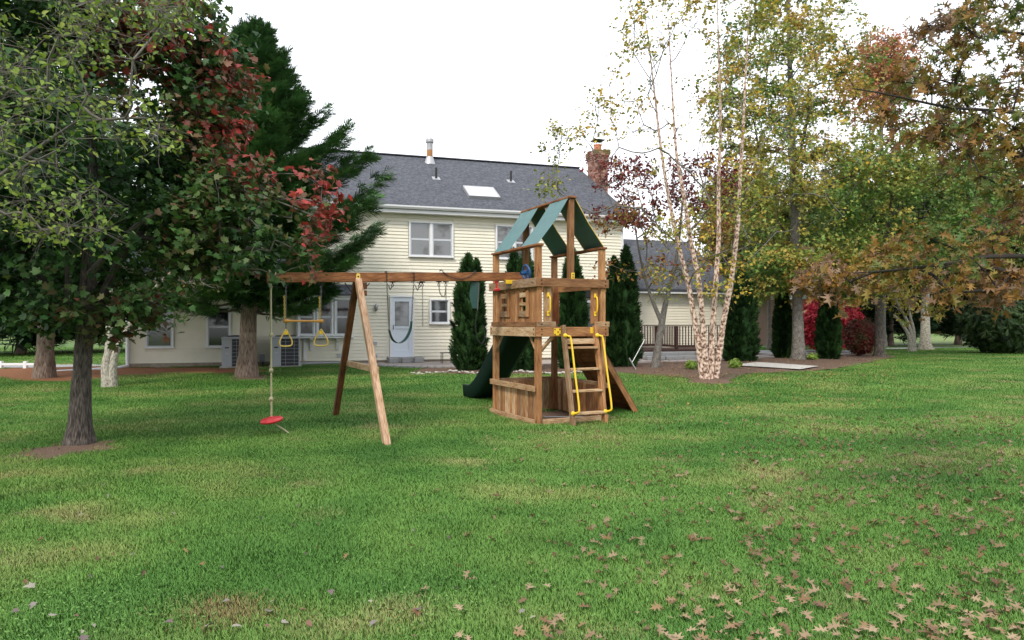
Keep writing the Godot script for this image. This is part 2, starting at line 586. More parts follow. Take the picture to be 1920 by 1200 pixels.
func leaf_mesh(half: Array, fold: float, curl: float, twist := 0.0) -> MB:
	var outline := PackedVector2Array()
	for p in half: outline.append(p)
	for k in range(half.size() - 2, 0, -1): outline.append(Vector2(-half[k].x, half[k].y))
	var tri := Geometry2D.triangulate_polygon(outline)
	var mb := MB.new()
	for p in outline:
		var z := fold * absf(p.x) - curl * p.y * p.y + twist * p.x * p.y
		mb.vert(Vector3(p.x, p.y, z), Vector3(-fold * signf(p.x) * 0.7 - twist * p.y, 2.0 * curl * p.y, 1).normalized(), p)
	for k in range(0, tri.size(), 3):
		mb.face(tri[k], tri[k + 1], tri[k + 2])
	return mb

func make_leaf_meshes() -> void:
	var maple := [Vector2(0, 0), Vector2(0.2, 0.0), Vector2(0.46, 0.1), Vector2(0.34, 0.28), Vector2(0.56, 0.58), Vector2(0.24, 0.56), Vector2(0.2, 0.76), Vector2(0, 1)]
	var oak := [Vector2(0, 0), Vector2(0.04, 0.16), Vector2(0.24, 0.12), Vector2(0.18, 0.2), Vector2(0.06, 0.3), Vector2(0.4, 0.46), Vector2(0.3, 0.5), Vector2(0.07, 0.5), Vector2(0.27, 0.8), Vector2(0.07, 0.72), Vector2(0, 1)]
	var oval := [Vector2(0, 0), Vector2(0.22, 0.22), Vector2(0.27, 0.5), Vector2(0.16, 0.8), Vector2(0, 1)]
	var birch := [Vector2(0, 0), Vector2(0.33, 0.18), Vector2(0.36, 0.42), Vector2(0.16, 0.78), Vector2(0, 1)]
	LEAF.maple = soup(leaf_mesh(maple, 0.22, 0.18))
	LEAF.oak = soup(leaf_mesh(oak, 0.3, 0.22))
	LEAF.oak_set = [LEAF.oak, soup(leaf_mesh(oak, 0.9, 0.5, 0.4)), soup(leaf_mesh(oak, 0.5, -0.3, -0.5)), soup(leaf_mesh(oak, 0.15, 0.15, 0.2))]
	LEAF.oval = soup(leaf_mesh(oval, 0.3, 0.2))
	LEAF.birch = soup(leaf_mesh(birch, 0.25, 0.15))
	LEAF.lobed = soup(leaf_mesh([Vector2(0, 0), Vector2(0.1, 0.25), Vector2(0.42, 0.4), Vector2(0.12, 0.6), Vector2(0, 1)], 0.3, 0.2))
	SINGLE = [leaf_mesh(oak, 0.55, 0.4, 0.35).mesh(M.leaf), leaf_mesh(oak, 0.12, 0.12, -0.3).mesh(M.leaf), leaf_mesh(oak, 0.3, 0.22).mesh(M.leaf), leaf_mesh(oval, 0.3, 0.2).mesh(M.leaf), leaf_mesh(maple, 0.3, 0.25).mesh(M.leaf)]
	# a bunch of leaves for crowns that stand far away
	var bunch := MB.new()
	for k in 8:
		var dir := ball()
		var b := facing((ball() + Vector3(0, 0.5, 0.3)).normalized(), rng.randf() * TAU, rng.randf_range(0.4, 0.62))
		var first := bunch.v.size()
		for p in [Vector3(0, 0, 0), Vector3(0.4, 0.45, 0.12), Vector3(0, 1, -0.1), Vector3(-0.4, 0.45, 0.12)]: bunch.vert(dir * 0.6 + b * p, b.z.normalized())
		bunch.face(first, first + 1, first + 2)
		bunch.face(first, first + 2, first + 3)
	LEAF.bunch = soup(bunch)
	BUNCH = bunch.mesh(M.leaf)
	# feathery sprays of scale leaves: slim shoots along a spine
	for kind in ["spray", "fan"]:
		var mb := MB.new()
		var wide := 0.085 if kind == "spray" else 0.12
		var shoots := 15 if kind == "spray" else 11
		for k in shoots:
			var s := -1.0 if k % 2 else 1.0
			var base := 0.05 + 0.8 * k / shoots
			var turn := s * (rng.randf_range(0.4, 0.95) if kind == "spray" else rng.randf_range(0.15, 0.6))
			var l := (1.1 - base) * rng.randf_range(0.5, 0.85)
			var a := Vector3(0, base, rng.randf_range(-0.05, 0.05))
			sliver(mb, a, a + Vector3(sin(turn), cos(turn), rng.randf_range(-0.45, 0.45)) * l, wide)
		sliver(mb, Vector3.ZERO, Vector3(0, 1.05, -0.05), wide)
		LEAF[kind] = soup(mb)

func sliver(mb: MB, a: Vector3, b: Vector3, wide: float) -> void:
	var side := (b - a).cross(Vector3(0, 0, 1)).normalized() * wide * 0.5
	var f := mb.vert(a - side, Vector3(0, 0, 1))
	mb.vert(a + side, Vector3(0, 0, 1))
	mb.vert(b, Vector3(0, 0, 1))
	mb.face(f, f + 1, f + 2)

func bed(pixels: Array) -> PackedVector2Array:
	var out := PackedVector2Array()
	for p in pixels:
		var g := on_ground(p[0], p[1])
		out.append(Vector2(g.x, g.z))
	beds.append(out)
	return out

# a sheet that follows the ground inside an outline, with an uneven surface
func sheet(called: String, outline: PackedVector2Array, lift: float, rough: float, material: Material, step := 0.35, kind := "structure") -> void:
	var box := Rect2(outline[0], Vector2.ZERO)
	for p in outline: box = box.expand(p)
	var mb := MB.new()
	var nx := int(box.size.x / step) + 1
	var nz := int(box.size.y / step) + 1
	for a in nx:
		for b in nz:
			var cell := PackedVector2Array([box.position + Vector2(a, b) * step, box.position + Vector2(a + 1, b) * step, box.position + Vector2(a + 1, b + 1) * step, box.position + Vector2(a, b + 1) * step])
			for piece in Geometry2D.intersect_polygons(cell, outline):
				var pts := []
				var uvs := []
				for p in piece:
					pts.append(Vector3(p.x, ground(p.x, p.y) + lift + rough * noise_b.get_noise_2d(p.x * 4.0, p.y * 4.0), p.y))
					uvs.append(p)
				mb.flat(pts, Vector3.UP, uvs)
	var o := obj(called, mb, material)
	o.set_meta("kind", kind)

func lawn_tone(x: float, z: float) -> Color:
	var lush := Color(0.092, 0.22, 0.044)
	var mid := Color(0.145, 0.285, 0.06)
	var yellow := Color(0.25, 0.325, 0.095)
	var tan := Color(0.42, 0.34, 0.17)
	var f := 0.75 * noise_a.get_noise_2d(x * 0.9, z * 1.6) + 0.4 * noise_b.get_noise_2d(x * 0.8 + 40.0, z * 1.2)
	# bands left by the mower, slanting across the lawn
	f += 0.2 * sin((z * 0.93 + x * 0.36) * 2.9)
	f += 0.25 * noise_c.get_noise_2d(x * 2.0 + 100.0, z * 2.0)
	var c := lush.lerp(mid, smoothstep(-0.5, 0.05, f)).lerp(yellow, smoothstep(0.05, 0.58, f))
	var dry := noise_a.get_noise_2d(x * 1.7 + 300.0, z * 2.4 - 70.0)
	var worn := Vector2(x + 1.55, (z + 3.85) * 1.6).length() + 0.25 * noise_b.get_noise_2d(x * 4.0, z * 4.0)      # the straw-coloured spot near the camera
	c = c.lerp(Color(0.3, 0.19, 0.1), 0.8 * smoothstep(0.38, 0.12, worn))
	return c.lerp(tan, 0.5 * smoothstep(0.36, 0.58, dry))

func make_ground() -> void:
	# one sheet from behind the camera to the horizon, fine near and coarse far
	var xs := []
	var zs := []
	var x := -14.0
	while x <= 22.0: xs.append(x); x += 0.3
	for k in [30, 40, 60, 100, 180, 320]: xs.append(float(k)); xs.push_front(-float(k) + 8.0)
	var z := 3.0
	while z >= -34.0: zs.append(z); z -= 0.3
	for k in [37, 41, 46, 55, 70, 100, 160, 260, 420]: zs.append(-float(k))
	zs.push_front(40.0)
	var mb := MB.new()
	for zz in zs:
		for xx in xs:
			var h := ground(xx, zz)
			var nn := Vector3(ground(xx - 0.2, zz) - ground(xx + 0.2, zz), 0.4, ground(xx, zz - 0.2) - ground(xx, zz + 0.2)).normalized()
			mb.vert(Vector3(xx, h, zz), nn, Vector2(xx, zz), lawn_tone(xx, zz).lerp(Color(0.1, 0.085, 0.045), 0.25))
	var w := xs.size()
	for a in zs.size() - 1:
		for b in w - 1:
			var p := a * w + b
			mb.face(p, p + 1, p + w)
			mb.face(p + 1, p + w + 1, p + w)
	structure("ground", mb, M.soil)
	sheet("mulch_bed", bed([[770, 699], [860, 703], [1000, 703], [1140, 700], [1230, 705], [1290, 711], [1320, 722], [1360, 718], [1400, 702], [1480, 699], [1560, 694], [1610, 686], [1650, 676], [1680, 670], [1650, 664], [1560, 662], [1430, 664], [1200, 668], [1000, 672], [850, 676]]), 0.03, 0.03, M.mulch)
	sheet("pine_straw_bed", bed([[-60, 706], [40, 716], [130, 717], [190, 710], [260, 704], [340, 700], [440, 702], [520, 697], [420, 690], [236, 690], [130, 686], [40, 690], [-60, 694]]), 0.02, 0.025, M.pine_straw)
	sheet("bare_soil_ring", bed([[0, 858], [30, 845], [90, 838], [120, 825], [190, 822], [222, 830], [205, 846], [120, 862], [40, 868]]), 0.012, 0.02, M.mulch, 0.2)
	sheet("bare_soil_patch", bed([[420, 706], [440, 714], [500, 714], [512, 706], [470, 700]]), 0.015, 0.02, M.mulch, 0.2)
	sheet("play_soil", bed([[935, 778], [1000, 800], [1130, 793], [1130, 775], [1040, 768]]), 0.008, 0.012, M.mulch, 0.2)

# ---------------------------------------------------------------- house
const HOUSE_TURN := 0.2967      # 17 degrees

func house_point(x: float, y: float, z: float) -> Vector3:
	return Vector3(-3.88, 0.237, -24.0) + Basis(Vector3.UP, HOUSE_TURN) * Vector3(x, y, z)

func house_px(px: float, py: float, z := 0.0) -> Vector2:      # where a pixel meets the wall plane at local z: (x, y)
	var o := house_point(0, 0, z)
	var u := Basis(Vector3.UP, HOUSE_TURN) * Vector3.RIGHT
	var r := (px - 960.0) / FOCAL
	var t := (r * -o.z - o.x) / (u.x + r * u.z)
	var depth := -(o.z + u.z * t)
	return Vector2(t, EYE + (HORIZON - py) / FOCAL * depth - 0.237)

func siding_wall(parent: Node3D, x0: float, x1: float, y0: float, y1: float, z: float, holes: Array, board: Mesh) -> void:
	var step := 0.117
	var y := y0
	while y < y1 - 0.03:
		var spans := [[x0, x1]]
		for h in holes:      # [x0, x1, y0, y1]
			if y + step > h[2] + 0.02 and y < h[3] - 0.02:
				var kept := []
				for s in spans:
					if h[0] > s[0] and h[0] < s[1]: kept.append([s[0], h[0]])
					if h[1] > s[0] and h[1] < s[1]: kept.append([h[1], s[1]])
					if h[0] >= s[1] or h[1] <= s[0]: kept.append(s)
				spans = kept
		for s in spans:
			var o := share("siding_board", board, parent)
			o.transform = Transform3D(Basis.from_scale(Vector3(s[1] - s[0], minf(1.0, (y1 - y) / step), 1)), Vector3(s[0], y, z))
		y += step

func window(parent: Node3D, x0: float, x1: float, y0: float, y1: float, z: float, panes: int, glass: Material, bottom_bar := true, hung := true) -> Node3D:
	var w := MB.new()
	var f := 0.055
	var d := 0.085
	w.box(Vector3((x0 + x1) / 2, y1 - f / 2, z + d / 2), Vector3(x1 - x0, f, d))
	w.box(Vector3((x0 + x1) / 2, y0 + f / 2, z + d / 2 + 0.012), Vector3(x1 - x0 + 0.04, f, d + 0.028))
	for x in [x0 + f / 2, x1 - f / 2]: w.box(Vector3(x, (y0 + y1) / 2, z + d / 2 - 0.001), Vector3(f, y1 - y0 - 2 * f, d - 0.002))
	var o := obj("window", w, M.white_trim, parent)
	var wide := (x1 - x0 - 2 * f) / panes
	for k in panes:
		var a := x0 + f + wide * k
		if k > 0:
			bar(o, "mullion", Vector3(a, (y0 + y1) / 2, z + 0.035), Vector3(0.1, y1 - y0 - 2 * f, 0.07), M.white_trim)
		var inner0 := a + (0.05 if k > 0 else 0.0)
		var inner1 := a + wide - (0.05 if k < panes - 1 else 0.0)
		var mid := (y0 + y1) / 2
		var rows := [[y0 + f, mid], [mid, y1 - f]] if hung else [[y0 + f, y1 - f]]
		for r in rows.size():
			var lo: float = rows[r][0]
			var hi: float = rows[r][1]
			var zz := z + (0.03 if r == 1 else 0.045)      # the upper sash sits further in
			var s := MB.new()
			var q := 0.035
			s.box(Vector3((inner0 + inner1) / 2, lo + q / 2, zz), Vector3(inner1 - inner0, q, 0.02), Basis.IDENTITY, 0.002)
			s.box(Vector3((inner0 + inner1) / 2, hi - q / 2, zz), Vector3(inner1 - inner0, q, 0.02), Basis.IDENTITY, 0.002)
			for xx in [inner0 + q / 2, inner1 - q / 2]: s.box(Vector3(xx, (lo + hi) / 2, zz), Vector3(q, hi - lo - 2 * q, 0.019), Basis.IDENTITY, 0.002)
			obj("sash", s, M.vinyl_grey, o)
			var p := MB.new()
			p.plain_box(Vector3((inner0 + inner1) / 2, (lo + hi) / 2, zz - 0.004), Vector3(inner1 - inner0 - 2 * q, hi - lo - 2 * q, 0.006))
			obj("pane", p, glass, o)
	return o

func slope_roof(parent: Node3D, called: String, x0: float, x1: float, eave: Vector2, ridge: Vector2, back: Vector2, thick := 0.12) -> MeshInstance3D:
	# eave, ridge and back are (z, y); a gable roof with shingles on both slopes
	var mb := MB.new()
	for e in [[eave, ridge], [ridge, back]]:
		var a := Vector3(0, e[0].y, e[0].x)
		var b := Vector3(0, e[1].y, e[1].x)
		var l := a.distance_to(b)
		var nn := (b - a).cross(Vector3.RIGHT).normalized()
		if nn.y < 0.0: nn = -nn
		var pts := [Vector3(x0, a.y, a.z), Vector3(x1, a.y, a.z), Vector3(x1, b.y, b.z), Vector3(x0, b.y, b.z)]
		mb.flat(pts, nn, [Vector2(x0, l), Vector2(x1, l), Vector2(x1, 0), Vector2(x0, 0)])
		var under := []
		for p in pts: under.append(p - Vector3(0, thick, 0))
		mb.flat(under, -nn, [Vector2(x0, l), Vector2(x1, l), Vector2(x1, 0), Vector2(x0, 0)])
		for x in [x0, x1]:
			mb.flat([Vector3(x, a.y, a.z), Vector3(x, b.y, b.z), Vector3(x, b.y - thick, b.z), Vector3(x, a.y - thick, a.z)], Vector3(signf(x - (x0 + x1) / 2), 0, 0), [Vector2.ZERO, Vector2.RIGHT, Vector2.ONE, Vector2.DOWN])
		mb.flat([Vector3(x0, a.y, a.z), Vector3(x1, a.y, a.z), Vector3(x1, a.y - thick, a.z), Vector3(x0, a.y - thick, a.z)], Vector3(0, 0, signf(a.z - b.z)), [Vector2.ZERO, Vector2.RIGHT, Vector2.ONE, Vector2.DOWN])
	return obj(called, mb, M.shingle, parent)

func make_house() -> void:
	var h := thing("house", "cream two-storey house with grey shingle roof and brick chimney beyond the lawn", "house", house_point(0, 0, 0), HOUSE_TURN)
	# one lapped board, a metre long, scaled to each run
	var bm := MB.new()
	bm.flat([Vector3(0, 0, 0.028), Vector3(1, 0, 0.028), Vector3(1, 0.117, 0.003), Vector3(0, 0.117, 0.003)], Vector3(0, 0.22, 1).normalized(), [Vector2(0, 0), Vector2(1, 0), Vector2(1, 1), Vector2(0, 1)])
	bm.flat([Vector3(0, 0, 0.028), Vector3(1, 0, 0.028), Vector3(1, 0, 0), Vector3(0, 0, 0)], Vector3.DOWN, [Vector2(0, 0), Vector2(1, 0), Vector2(1, 1), Vector2(0, 1)])
	for x in [0.0, 1.0]:
		bm.flat([Vector3(x, 0, 0.028), Vector3(x, 0.117, 0.003), Vector3(x, 0.117, 0), Vector3(x, 0, 0)], Vector3(signf(x - 0.5), 0, 0), [Vector2(0, 0), Vector2(1, 0), Vector2(1, 1), Vector2(0, 1)])
	var board := bm.mesh(M.siding)
	var left := -3.2
	var right := 8.5
	var eave_y := 5.32
	var ridge := Vector2(-5.1, 8.45)
	# main block
	var body := MB.new()
	body.plain_box(Vector3((left + right) / 2, 2.72, -5.1), Vector3(right - left, 5.2, 10.19))
	for x in [left, right]:      # gable triangles
		body.flat([Vector3(x, 5.3, -0.01), Vector3(x, 5.3, -10.19), Vector3(x, 8.33, -5.1)], Vector3(signf(x - 2.0), 0, 0), [Vector2.ZERO, Vector2.RIGHT, Vector2.ONE])
	var wall := obj("main_wall", body, M.siding, h)
	var holes := [[-0.36, 0.48, 0.2, 2.36], [1.0, 1.76, 1.34, 2.28], [-3.5, -1.58, 0.9, 2.7], [0.28, 1.88, 3.68, 4.97], [3.4, 4.85, 3.68, 4.97], [6.5, 8.2, 0.2, 2.3]]
	siding_wall(wall, left, right, 0.14, eave_y - 0.04, 0.0, holes, board)
	for x in [left + 0.05, right - 0.05]:
		bar(wall, "corner_trim", Vector3(x, 2.72, 0.015), Vector3(0.1, 5.1, 0.05), M.white_trim)
	var base := MB.new()
	base.box(Vector3((-8.46 + right) / 2, -0.08, -0.2), Vector3(right + 8.44, 0.44, 0.36))
	obj("foundation", base, M.foundation, h)
	var roof := slope_roof(h, "roof", left - 0.3, right + 0.3, Vector2(0.38, eave_y + 0.1), ridge, Vector2(-10.5, eave_y + 0.1))
	bar(roof, "fascia", Vector3((left + right) / 2, eave_y - 0.05, 0.33), Vector3(right - left + 0.58, 0.17, 0.03), M.white_trim)
	bar(roof, "soffit", Vector3((left + right) / 2, eave_y - 0.12, 0.17), Vector3(right - left + 0.5, 0.02, 0.3), M.white_trim)
	var gut := MB.new()
	gut.prism(PackedVector2Array([Vector2(0, 0), Vector2(0.08, 0), Vector2(0.125, 0.06), Vector2(0.13, 0.11), Vector2(0.115, 0.11), Vector2(0.07, 0.015), Vector2(0, 0.015)]), right - left + 0.6, Transform3D(Basis(Vector3(0, 0, 1), Vector3.UP, Vector3(-1, 0, 0)), Vector3((left + right) / 2, eave_y - 0.01, 0.347)))
	obj("gutter", gut, M.white_trim, roof)
	bar(roof, "ridge_cap", Vector3((left + right) / 2, ridge.y + 0.01, ridge.x), Vector3(right - left + 0.6, 0.05, 0.26), M.shingle, Basis.IDENTITY, 0.02)
	var slope := Vector3(0, ridge.y - eave_y - 0.1, ridge.x - 0.38).normalized()
	var on_roof := func(z: float) -> float: return eave_y + 0.1 + (ridge.y - eave_y - 0.1) * (0.38 - z) / (0.38 - ridge.x)
	# flue pipe near the ridge, rusty above its flashing
	var rp := Vector3(1.85, on_roof.call(-4.5), -4.5)
	var fl := MB.new()
	fl.lathe([Vector2(0.26, -0.12), Vector2(0.2, 0.04), Vector2(0.14, 0.2), Vector2(0.125, 0.22)], 14, Transform3D(Basis.IDENTITY, rp))
	obj("flashing", fl, M.flashing, roof)
	var fp := MB.new()
	fp.lathe([Vector2(0.125, 0.15), Vector2(0.125, 0.55), Vector2(0.0, 0.55)], 14, Transform3D(Basis.IDENTITY, rp))
	obj("flue_pipe", fp, M.rust, roof)
	var fc := MB.new()
	fc.lathe([Vector2(0.128, 0.5), Vector2(0.128, 0.8), Vector2(0.165, 0.8), Vector2(0.165, 0.86), Vector2(0.15, 0.87), Vector2(0.165, 0.88), Vector2(0.165, 0.95), Vector2(0.12, 0.99), Vector2(0, 1.0)], 14, Transform3D(Basis.IDENTITY, rp))
	obj("flue_cap", fc, M.flashing, roof)
	for q in [[1.75, -2.55], [4.85, -2.75]]:
		var vp := Vector3(q[0], on_roof.call(q[1]), q[1])
		var vm := MB.new()
		vm.lathe([Vector2(0.045, -0.1), Vector2(0.045, 0.42), Vector2(0.0, 0.42)], 10, Transform3D(Basis.IDENTITY, vp))
		var vo := obj("vent_pipe", vm, M.black_metal, roof)
		var vf := MB.new()
		vf.box(vp + Vector3(0, 0.005, 0), Vector3(0.3, 0.015, 0.36), Basis(Vector3.RIGHT, atan2(slope.y, -slope.z)), 0.003)
		obj("flashing", vf, M.flashing, vo)
	var tilt := Basis(Vector3.RIGHT, atan2(slope.y, -slope.z))
	var sp := Vector3(3.2, on_roof.call(-1.15), -1.15)
	var sk := MB.new()
	for e in [[Vector3(0, 0.05, 0.55), Vector3(1.2, 0.12, 0.07)], [Vector3(0, 0.05, -0.55), Vector3(1.2, 0.12, 0.07)], [Vector3(-0.57, 0.05, 0), Vector3(0.07, 0.12, 1.03)], [Vector3(0.57, 0.05, 0), Vector3(0.07, 0.12, 1.03)]]:
		sk.box(sp + tilt * e[0], e[1], tilt, 0.01)
	var sko := obj("skylight", sk, M.flashing, roof)
	var sg := MB.new()
	sg.plain_box(sp + tilt * Vector3(0, 0.085, 0), Vector3(1.07, 0.02, 1.03), tilt)
	obj("pane", sg, M.skylight_glass, sko)
	# windows and doors of the main block
	window(h, 0.3, 1.87, 3.7, 4.95, 0.012, 2, M.glass_blind)
	window(h, 3.42, 4.83, 3.7, 4.95, 0.012, 2, M.glass_blind)
	window(h, 1.02, 1.74, 1.36, 2.26, 0.012, 1, M.glass_grey)
	# back door with a glazed storm door
	var door := MB.new()
	for x in [-0.32, 0.44]: door.box(Vector3(x, 1.27, 0.04), Vector3(0.07, 2.06, 0.1))
	door.box(Vector3(0.06, 2.325, 0.045), Vector3(0.85, 0.07, 0.11))
	door.box(Vector3(0.06, 0.225, 0.05), Vector3(0.85, 0.05, 0.14))
	var dframe := obj("door", door, M.white_trim, h)
	var leafm := MB.new()
	for x in [-0.235, 0.355]: leafm.box(Vector3(x, 1.27, 0.05), Vector3(0.1, 2.03, 0.045))
	leafm.box(Vector3(0.06, 2.21, 0.05), Vector3(0.49, 0.13, 0.045))
	leafm.box(Vector3(0.06, 1.25, 0.05), Vector3(0.49, 0.08, 0.045))
	leafm.box(Vector3(0.06, 0.36, 0.05), Vector3(0.49, 0.22, 0.045))
	obj("storm_door", leafm, M.door_paint, dframe)
	bar(dframe, "lower_panel", Vector3(0.06, 0.84, 0.035), Vector3(0.49, 0.74, 0.02), M.door_paint)
	var dp := MB.new()
	dp.plain_box(Vector3(0.06, 1.717, 0.04), Vector3(0.49, 0.856, 0.01))
	obj("pane", dp, M.glass_blind, dframe)
	pipe(dframe, "handle", [Vector3(-0.24, 1.2, 0.075), Vector3(-0.24, 1.2, 0.12), Vector3(-0.24, 1.33, 0.12), Vector3(-0.24, 1.33, 0.075)], 0.012, M.black_metal)
	var wl := MB.new()
	wl.lathe([Vector2(0.0, 0.0), Vector2(0.055, 0.01), Vector2(0.07, 0.16), Vector2(0.03, 0.22), Vector2(0.0, 0.25)], 8, Transform3D(Basis.IDENTITY, Vector3(-0.82, 1.83, 0.13)))
	var wlo := obj("wall_lantern", wl, M.flashing, h)
	bar(wlo, "bracket", Vector3(-0.82, 1.92, 0.04), Vector3(0.05, 0.2, 0.1), M.black_metal)
	for q in [[-0.85, 0.72], [-0.83, 0.28], [-2.05, 0.31]]:
		var ob := bar(h, "outlet_box", Vector3(q[0], q[1], 0.035), Vector3(0.13, 0.11, 0.06), M.vinyl_grey)
		bar(ob, "cover", Vector3(0, 0.03, 0.035), Vector3(0.11, 0.03, 0.03), M.vinyl_grey)
	# glazed patio door under a dark awning
	var pd := MB.new()
	for x in [6.53, 7.35, 8.17]: pd.box(Vector3(x, 1.2, 0.05), Vector3(0.09, 1.96, 0.09))
	pd.box(Vector3(7.35, 2.22, 0.05), Vector3(1.73, 0.09, 0.1))
	pd.box(Vector3(7.35, 0.2, 0.05), Vector3(1.73, 0.07, 0.1))
	var pdo := obj("patio_door", pd, M.white_trim, h)
	for x in [6.94, 7.76]:
		var pp := MB.new()
		pp.plain_box(Vector3(x, 1.205, 0.04), Vector3(0.73, 1.93, 0.012))
		obj("pane", pp, M.glass_dark, pdo)
	bar(h, "awning", Vector3(7.35, 2.55, 0.12), Vector3(1.9, 0.42, 0.22), M.black_metal, Basis.IDENTITY, 0.03)
	# box window with its own little roof and brackets
	var bx0 := -3.42
	var bx1 := -1.62
	var bw := MB.new()
	bw.box(Vector3((bx0 + bx1) / 2, 1.6, 0.14), Vector3(bx1 - bx0 - 0.01, 1.3, 0.28))
	var bay := obj("box_window", bw, M.white_trim, h)
	bar(bay, "sill", Vector3((bx0 + bx1) / 2, 0.93, 0.17), Vector3(bx1 - bx0 + 0.08, 0.05, 0.4), M.white_trim)
	bar(bay, "head", Vector3((bx0 + bx1) / 2, 2.29, 0.17), Vector3(bx1 - bx0 + 0.12, 0.07, 0.42), M.white_trim)
	var wn := 3
	for k in wn:
		var a := bx0 + 0.03 + (bx1 - bx0 - 0.06) / wn * k
		window(bay, a + 0.02, a + (bx1 - bx0 - 0.06) / wn - 0.02, 0.97, 2.24, 0.282, 1, M.glass_dark)
	for x in [-2.95, -2.1]:
		var br := MB.new()
		br.prism(PackedVector2Array([Vector2(0, 0), Vector2(0.3, 0), Vector2(0.3, -0.05), Vector2(0.12, -0.16), Vector2(0.06, -0.42), Vector2(0, -0.42)]), 0.09, Transform3D(Basis(Vector3(0, 0, 1), Vector3.UP, Vector3(-1, 0, 0)), Vector3(x, 0.905, 0.0)))
		obj("bracket", br, M.white_trim, bay)
	var br2 := MB.new()
	br2.prism(PackedVector2Array([Vector2(0, 2.33), Vector2(0.46, 2.33), Vector2(0.46, 2.36), Vector2(0, 2.7)]), bx1 - bx0 + 0.2, Transform3D(Basis(Vector3(0, 0, 1), Vector3.UP, Vector3(-1, 0, 0)), Vector3((bx0 + bx1) / 2, 0, 0)))
	obj("roof", br2, M.shingle, bay)
	# lower wing on the left
	var wing := MB.new()
	wing.plain_box(Vector3((-8.46 + left) / 2, 1.4, -4.0), Vector3(left + 8.45, 2.5, 7.9))
	var wing_wall := obj("wing_wall", wing, M.siding, h)
	siding_wall(wing_wall, -8.44, left - 0.01, 0.14, 2.6, -0.05, [[-6.2, -5.42, 0.58, 1.98], [-7.95, -7.1, 0.58, 1.98], [-3.5, left, 0.9, 2.7]], board)
	bar(wing_wall, "corner_trim", Vector3(-8.43, 1.4, -0.03), Vector3(0.11, 2.5, 0.06), M.white_trim)
	window(h, -6.18, -5.44, 0.6, 1.96, -0.035, 1, M.glass_dark)
	window(h, -7.93, -7.12, 0.6, 1.96, -0.035, 1, M.glass_grey)
	var wroof := slope_roof(h, "wing_roof", -8.7, left - 0.32, Vector2(0.32, 2.66), Vector2(-3.6, 4.9), Vector2(-8.2, 2.66))
	bar(wroof, "fascia", Vector3((-8.7 + left) / 2, 2.56, 0.3), Vector3(left + 8.1, 0.16, 0.03), M.white_trim)
	var dsp := smooth_path([Vector3(-8.42, 2.5, 0.08), Vector3(-8.42, 1.3, 0.06), Vector3(-8.42, 0.25, 0.06), Vector3(-8.44, 0.08, 0.16), Vector3(-8.9, 0.03, 0.5), Vector3(-10.2, -0.02, 0.9)], 22)
	pipe(h, "downspout", Array(dsp), 0.045, M.white_trim, 8)
	# garage block, set back on the right
	var gx0 := 8.51
	var gx1 := 14.7
	var garage := MB.new()
	garage.plain_box(Vector3((gx0 + gx1) / 2, 1.5, -6.1), Vector3(gx1 - gx0, 2.7, 7.15))
	for x in [gx1]:
		garage.flat([Vector3(x, 2.8, -2.5), Vector3(x, 2.8, -9.6), Vector3(x, 5.3, -6.1)], Vector3(1, 0, 0), [Vector2.ZERO, Vector2.RIGHT, Vector2.ONE])
	var gwall := obj("garage_wall", garage, M.siding, h)
	siding_wall(gwall, gx0, gx1, 0.3, 2.82, -2.52, [], board)
	bar(gwall, "corner_trim", Vector3(gx1 - 0.04, 1.55, -2.5), Vector3(0.1, 2.5, 0.05), M.white_trim)
	var gb := MB.new()
	gb.box(Vector3((gx0 + gx1) / 2, 0.05, -2.7), Vector3(gx1 - gx0 + 0.02, 0.5, 0.36))
	obj("foundation", gb, M.foundation, h)
	var groof := slope_roof(h, "garage_roof", right + 0.32, gx1 + 0.3, Vector2(-2.1, 2.86), Vector2(-6.1, 5.45), Vector2(-10.1, 2.86))
	bar(groof, "fascia", Vector3((gx0 + gx1) / 2 + 0.2, 2.75, -2.16), Vector3(gx1 - gx0 + 0.2, 0.16, 0.1), M.white_trim)
	# chimney of single bricks
	var ch := Node3D.new()
	ch.name = "chimney"
	h.add_child(ch, true)
	var cpos := Vector3(9.12, 0, -3.75)
	var core := MB.new()
	core.plain_box(cpos + Vector3(0, 4.4, 0), Vector3(0.56, 8.8, 0.8))
	obj("mortar", core, M.mortar, ch)
	var bricks := MB.new()
	var course := 0
	var y := 2.9
	while y < 8.88:
		var out := 0.0
		if y > 8.46: out = minf((y - 8.46) * 0.35, 0.08)
		var sx := 0.59 + out * 2.0
		var sz := 0.83 + out * 2.0
		var off := 0.1 if course % 2 else 0.0
		for side in 4:
			var l := sx if side % 2 == 0 else sz
			var b := Basis(Vector3.UP, side * PI / 2)
			var r := (sz if side % 2 == 0 else sx) / 2
			var p := -l / 2 - off
			while p < l / 2 - 0.02:
				var a0 := maxf(p, -l / 2)
				var a1 := minf(p + 0.195, l / 2)
				if a1 - a0 > 0.03:
					var tone := rng.randf()
					var col := pick([Color(0.17, 0.08, 0.06), Color(0.28, 0.13, 0.095), Color(0.34, 0.18, 0.135), Color(0.42, 0.27, 0.21)], tone)
					if y > 8.58 and rng.randf() < (y - 8.56) * 3.0: col = col.lerp(Color(0.14, 0.12, 0.03), 0.85)
					bricks.plain_box(cpos + b * Vector3((a0 + a1) / 2, 0, r - 0.05) + Vector3(0, y + 0.031, 0), Vector3(a1 - a0, 0.062, 0.1 + rng.randf() * 0.008), b, col)
				p += 0.205
		y += 0.073
		course += 1
	var bo := obj("brickwork", bricks, M.brick, ch)
	bo.set_meta("kind", "stuff")
	var moss := MB.new()
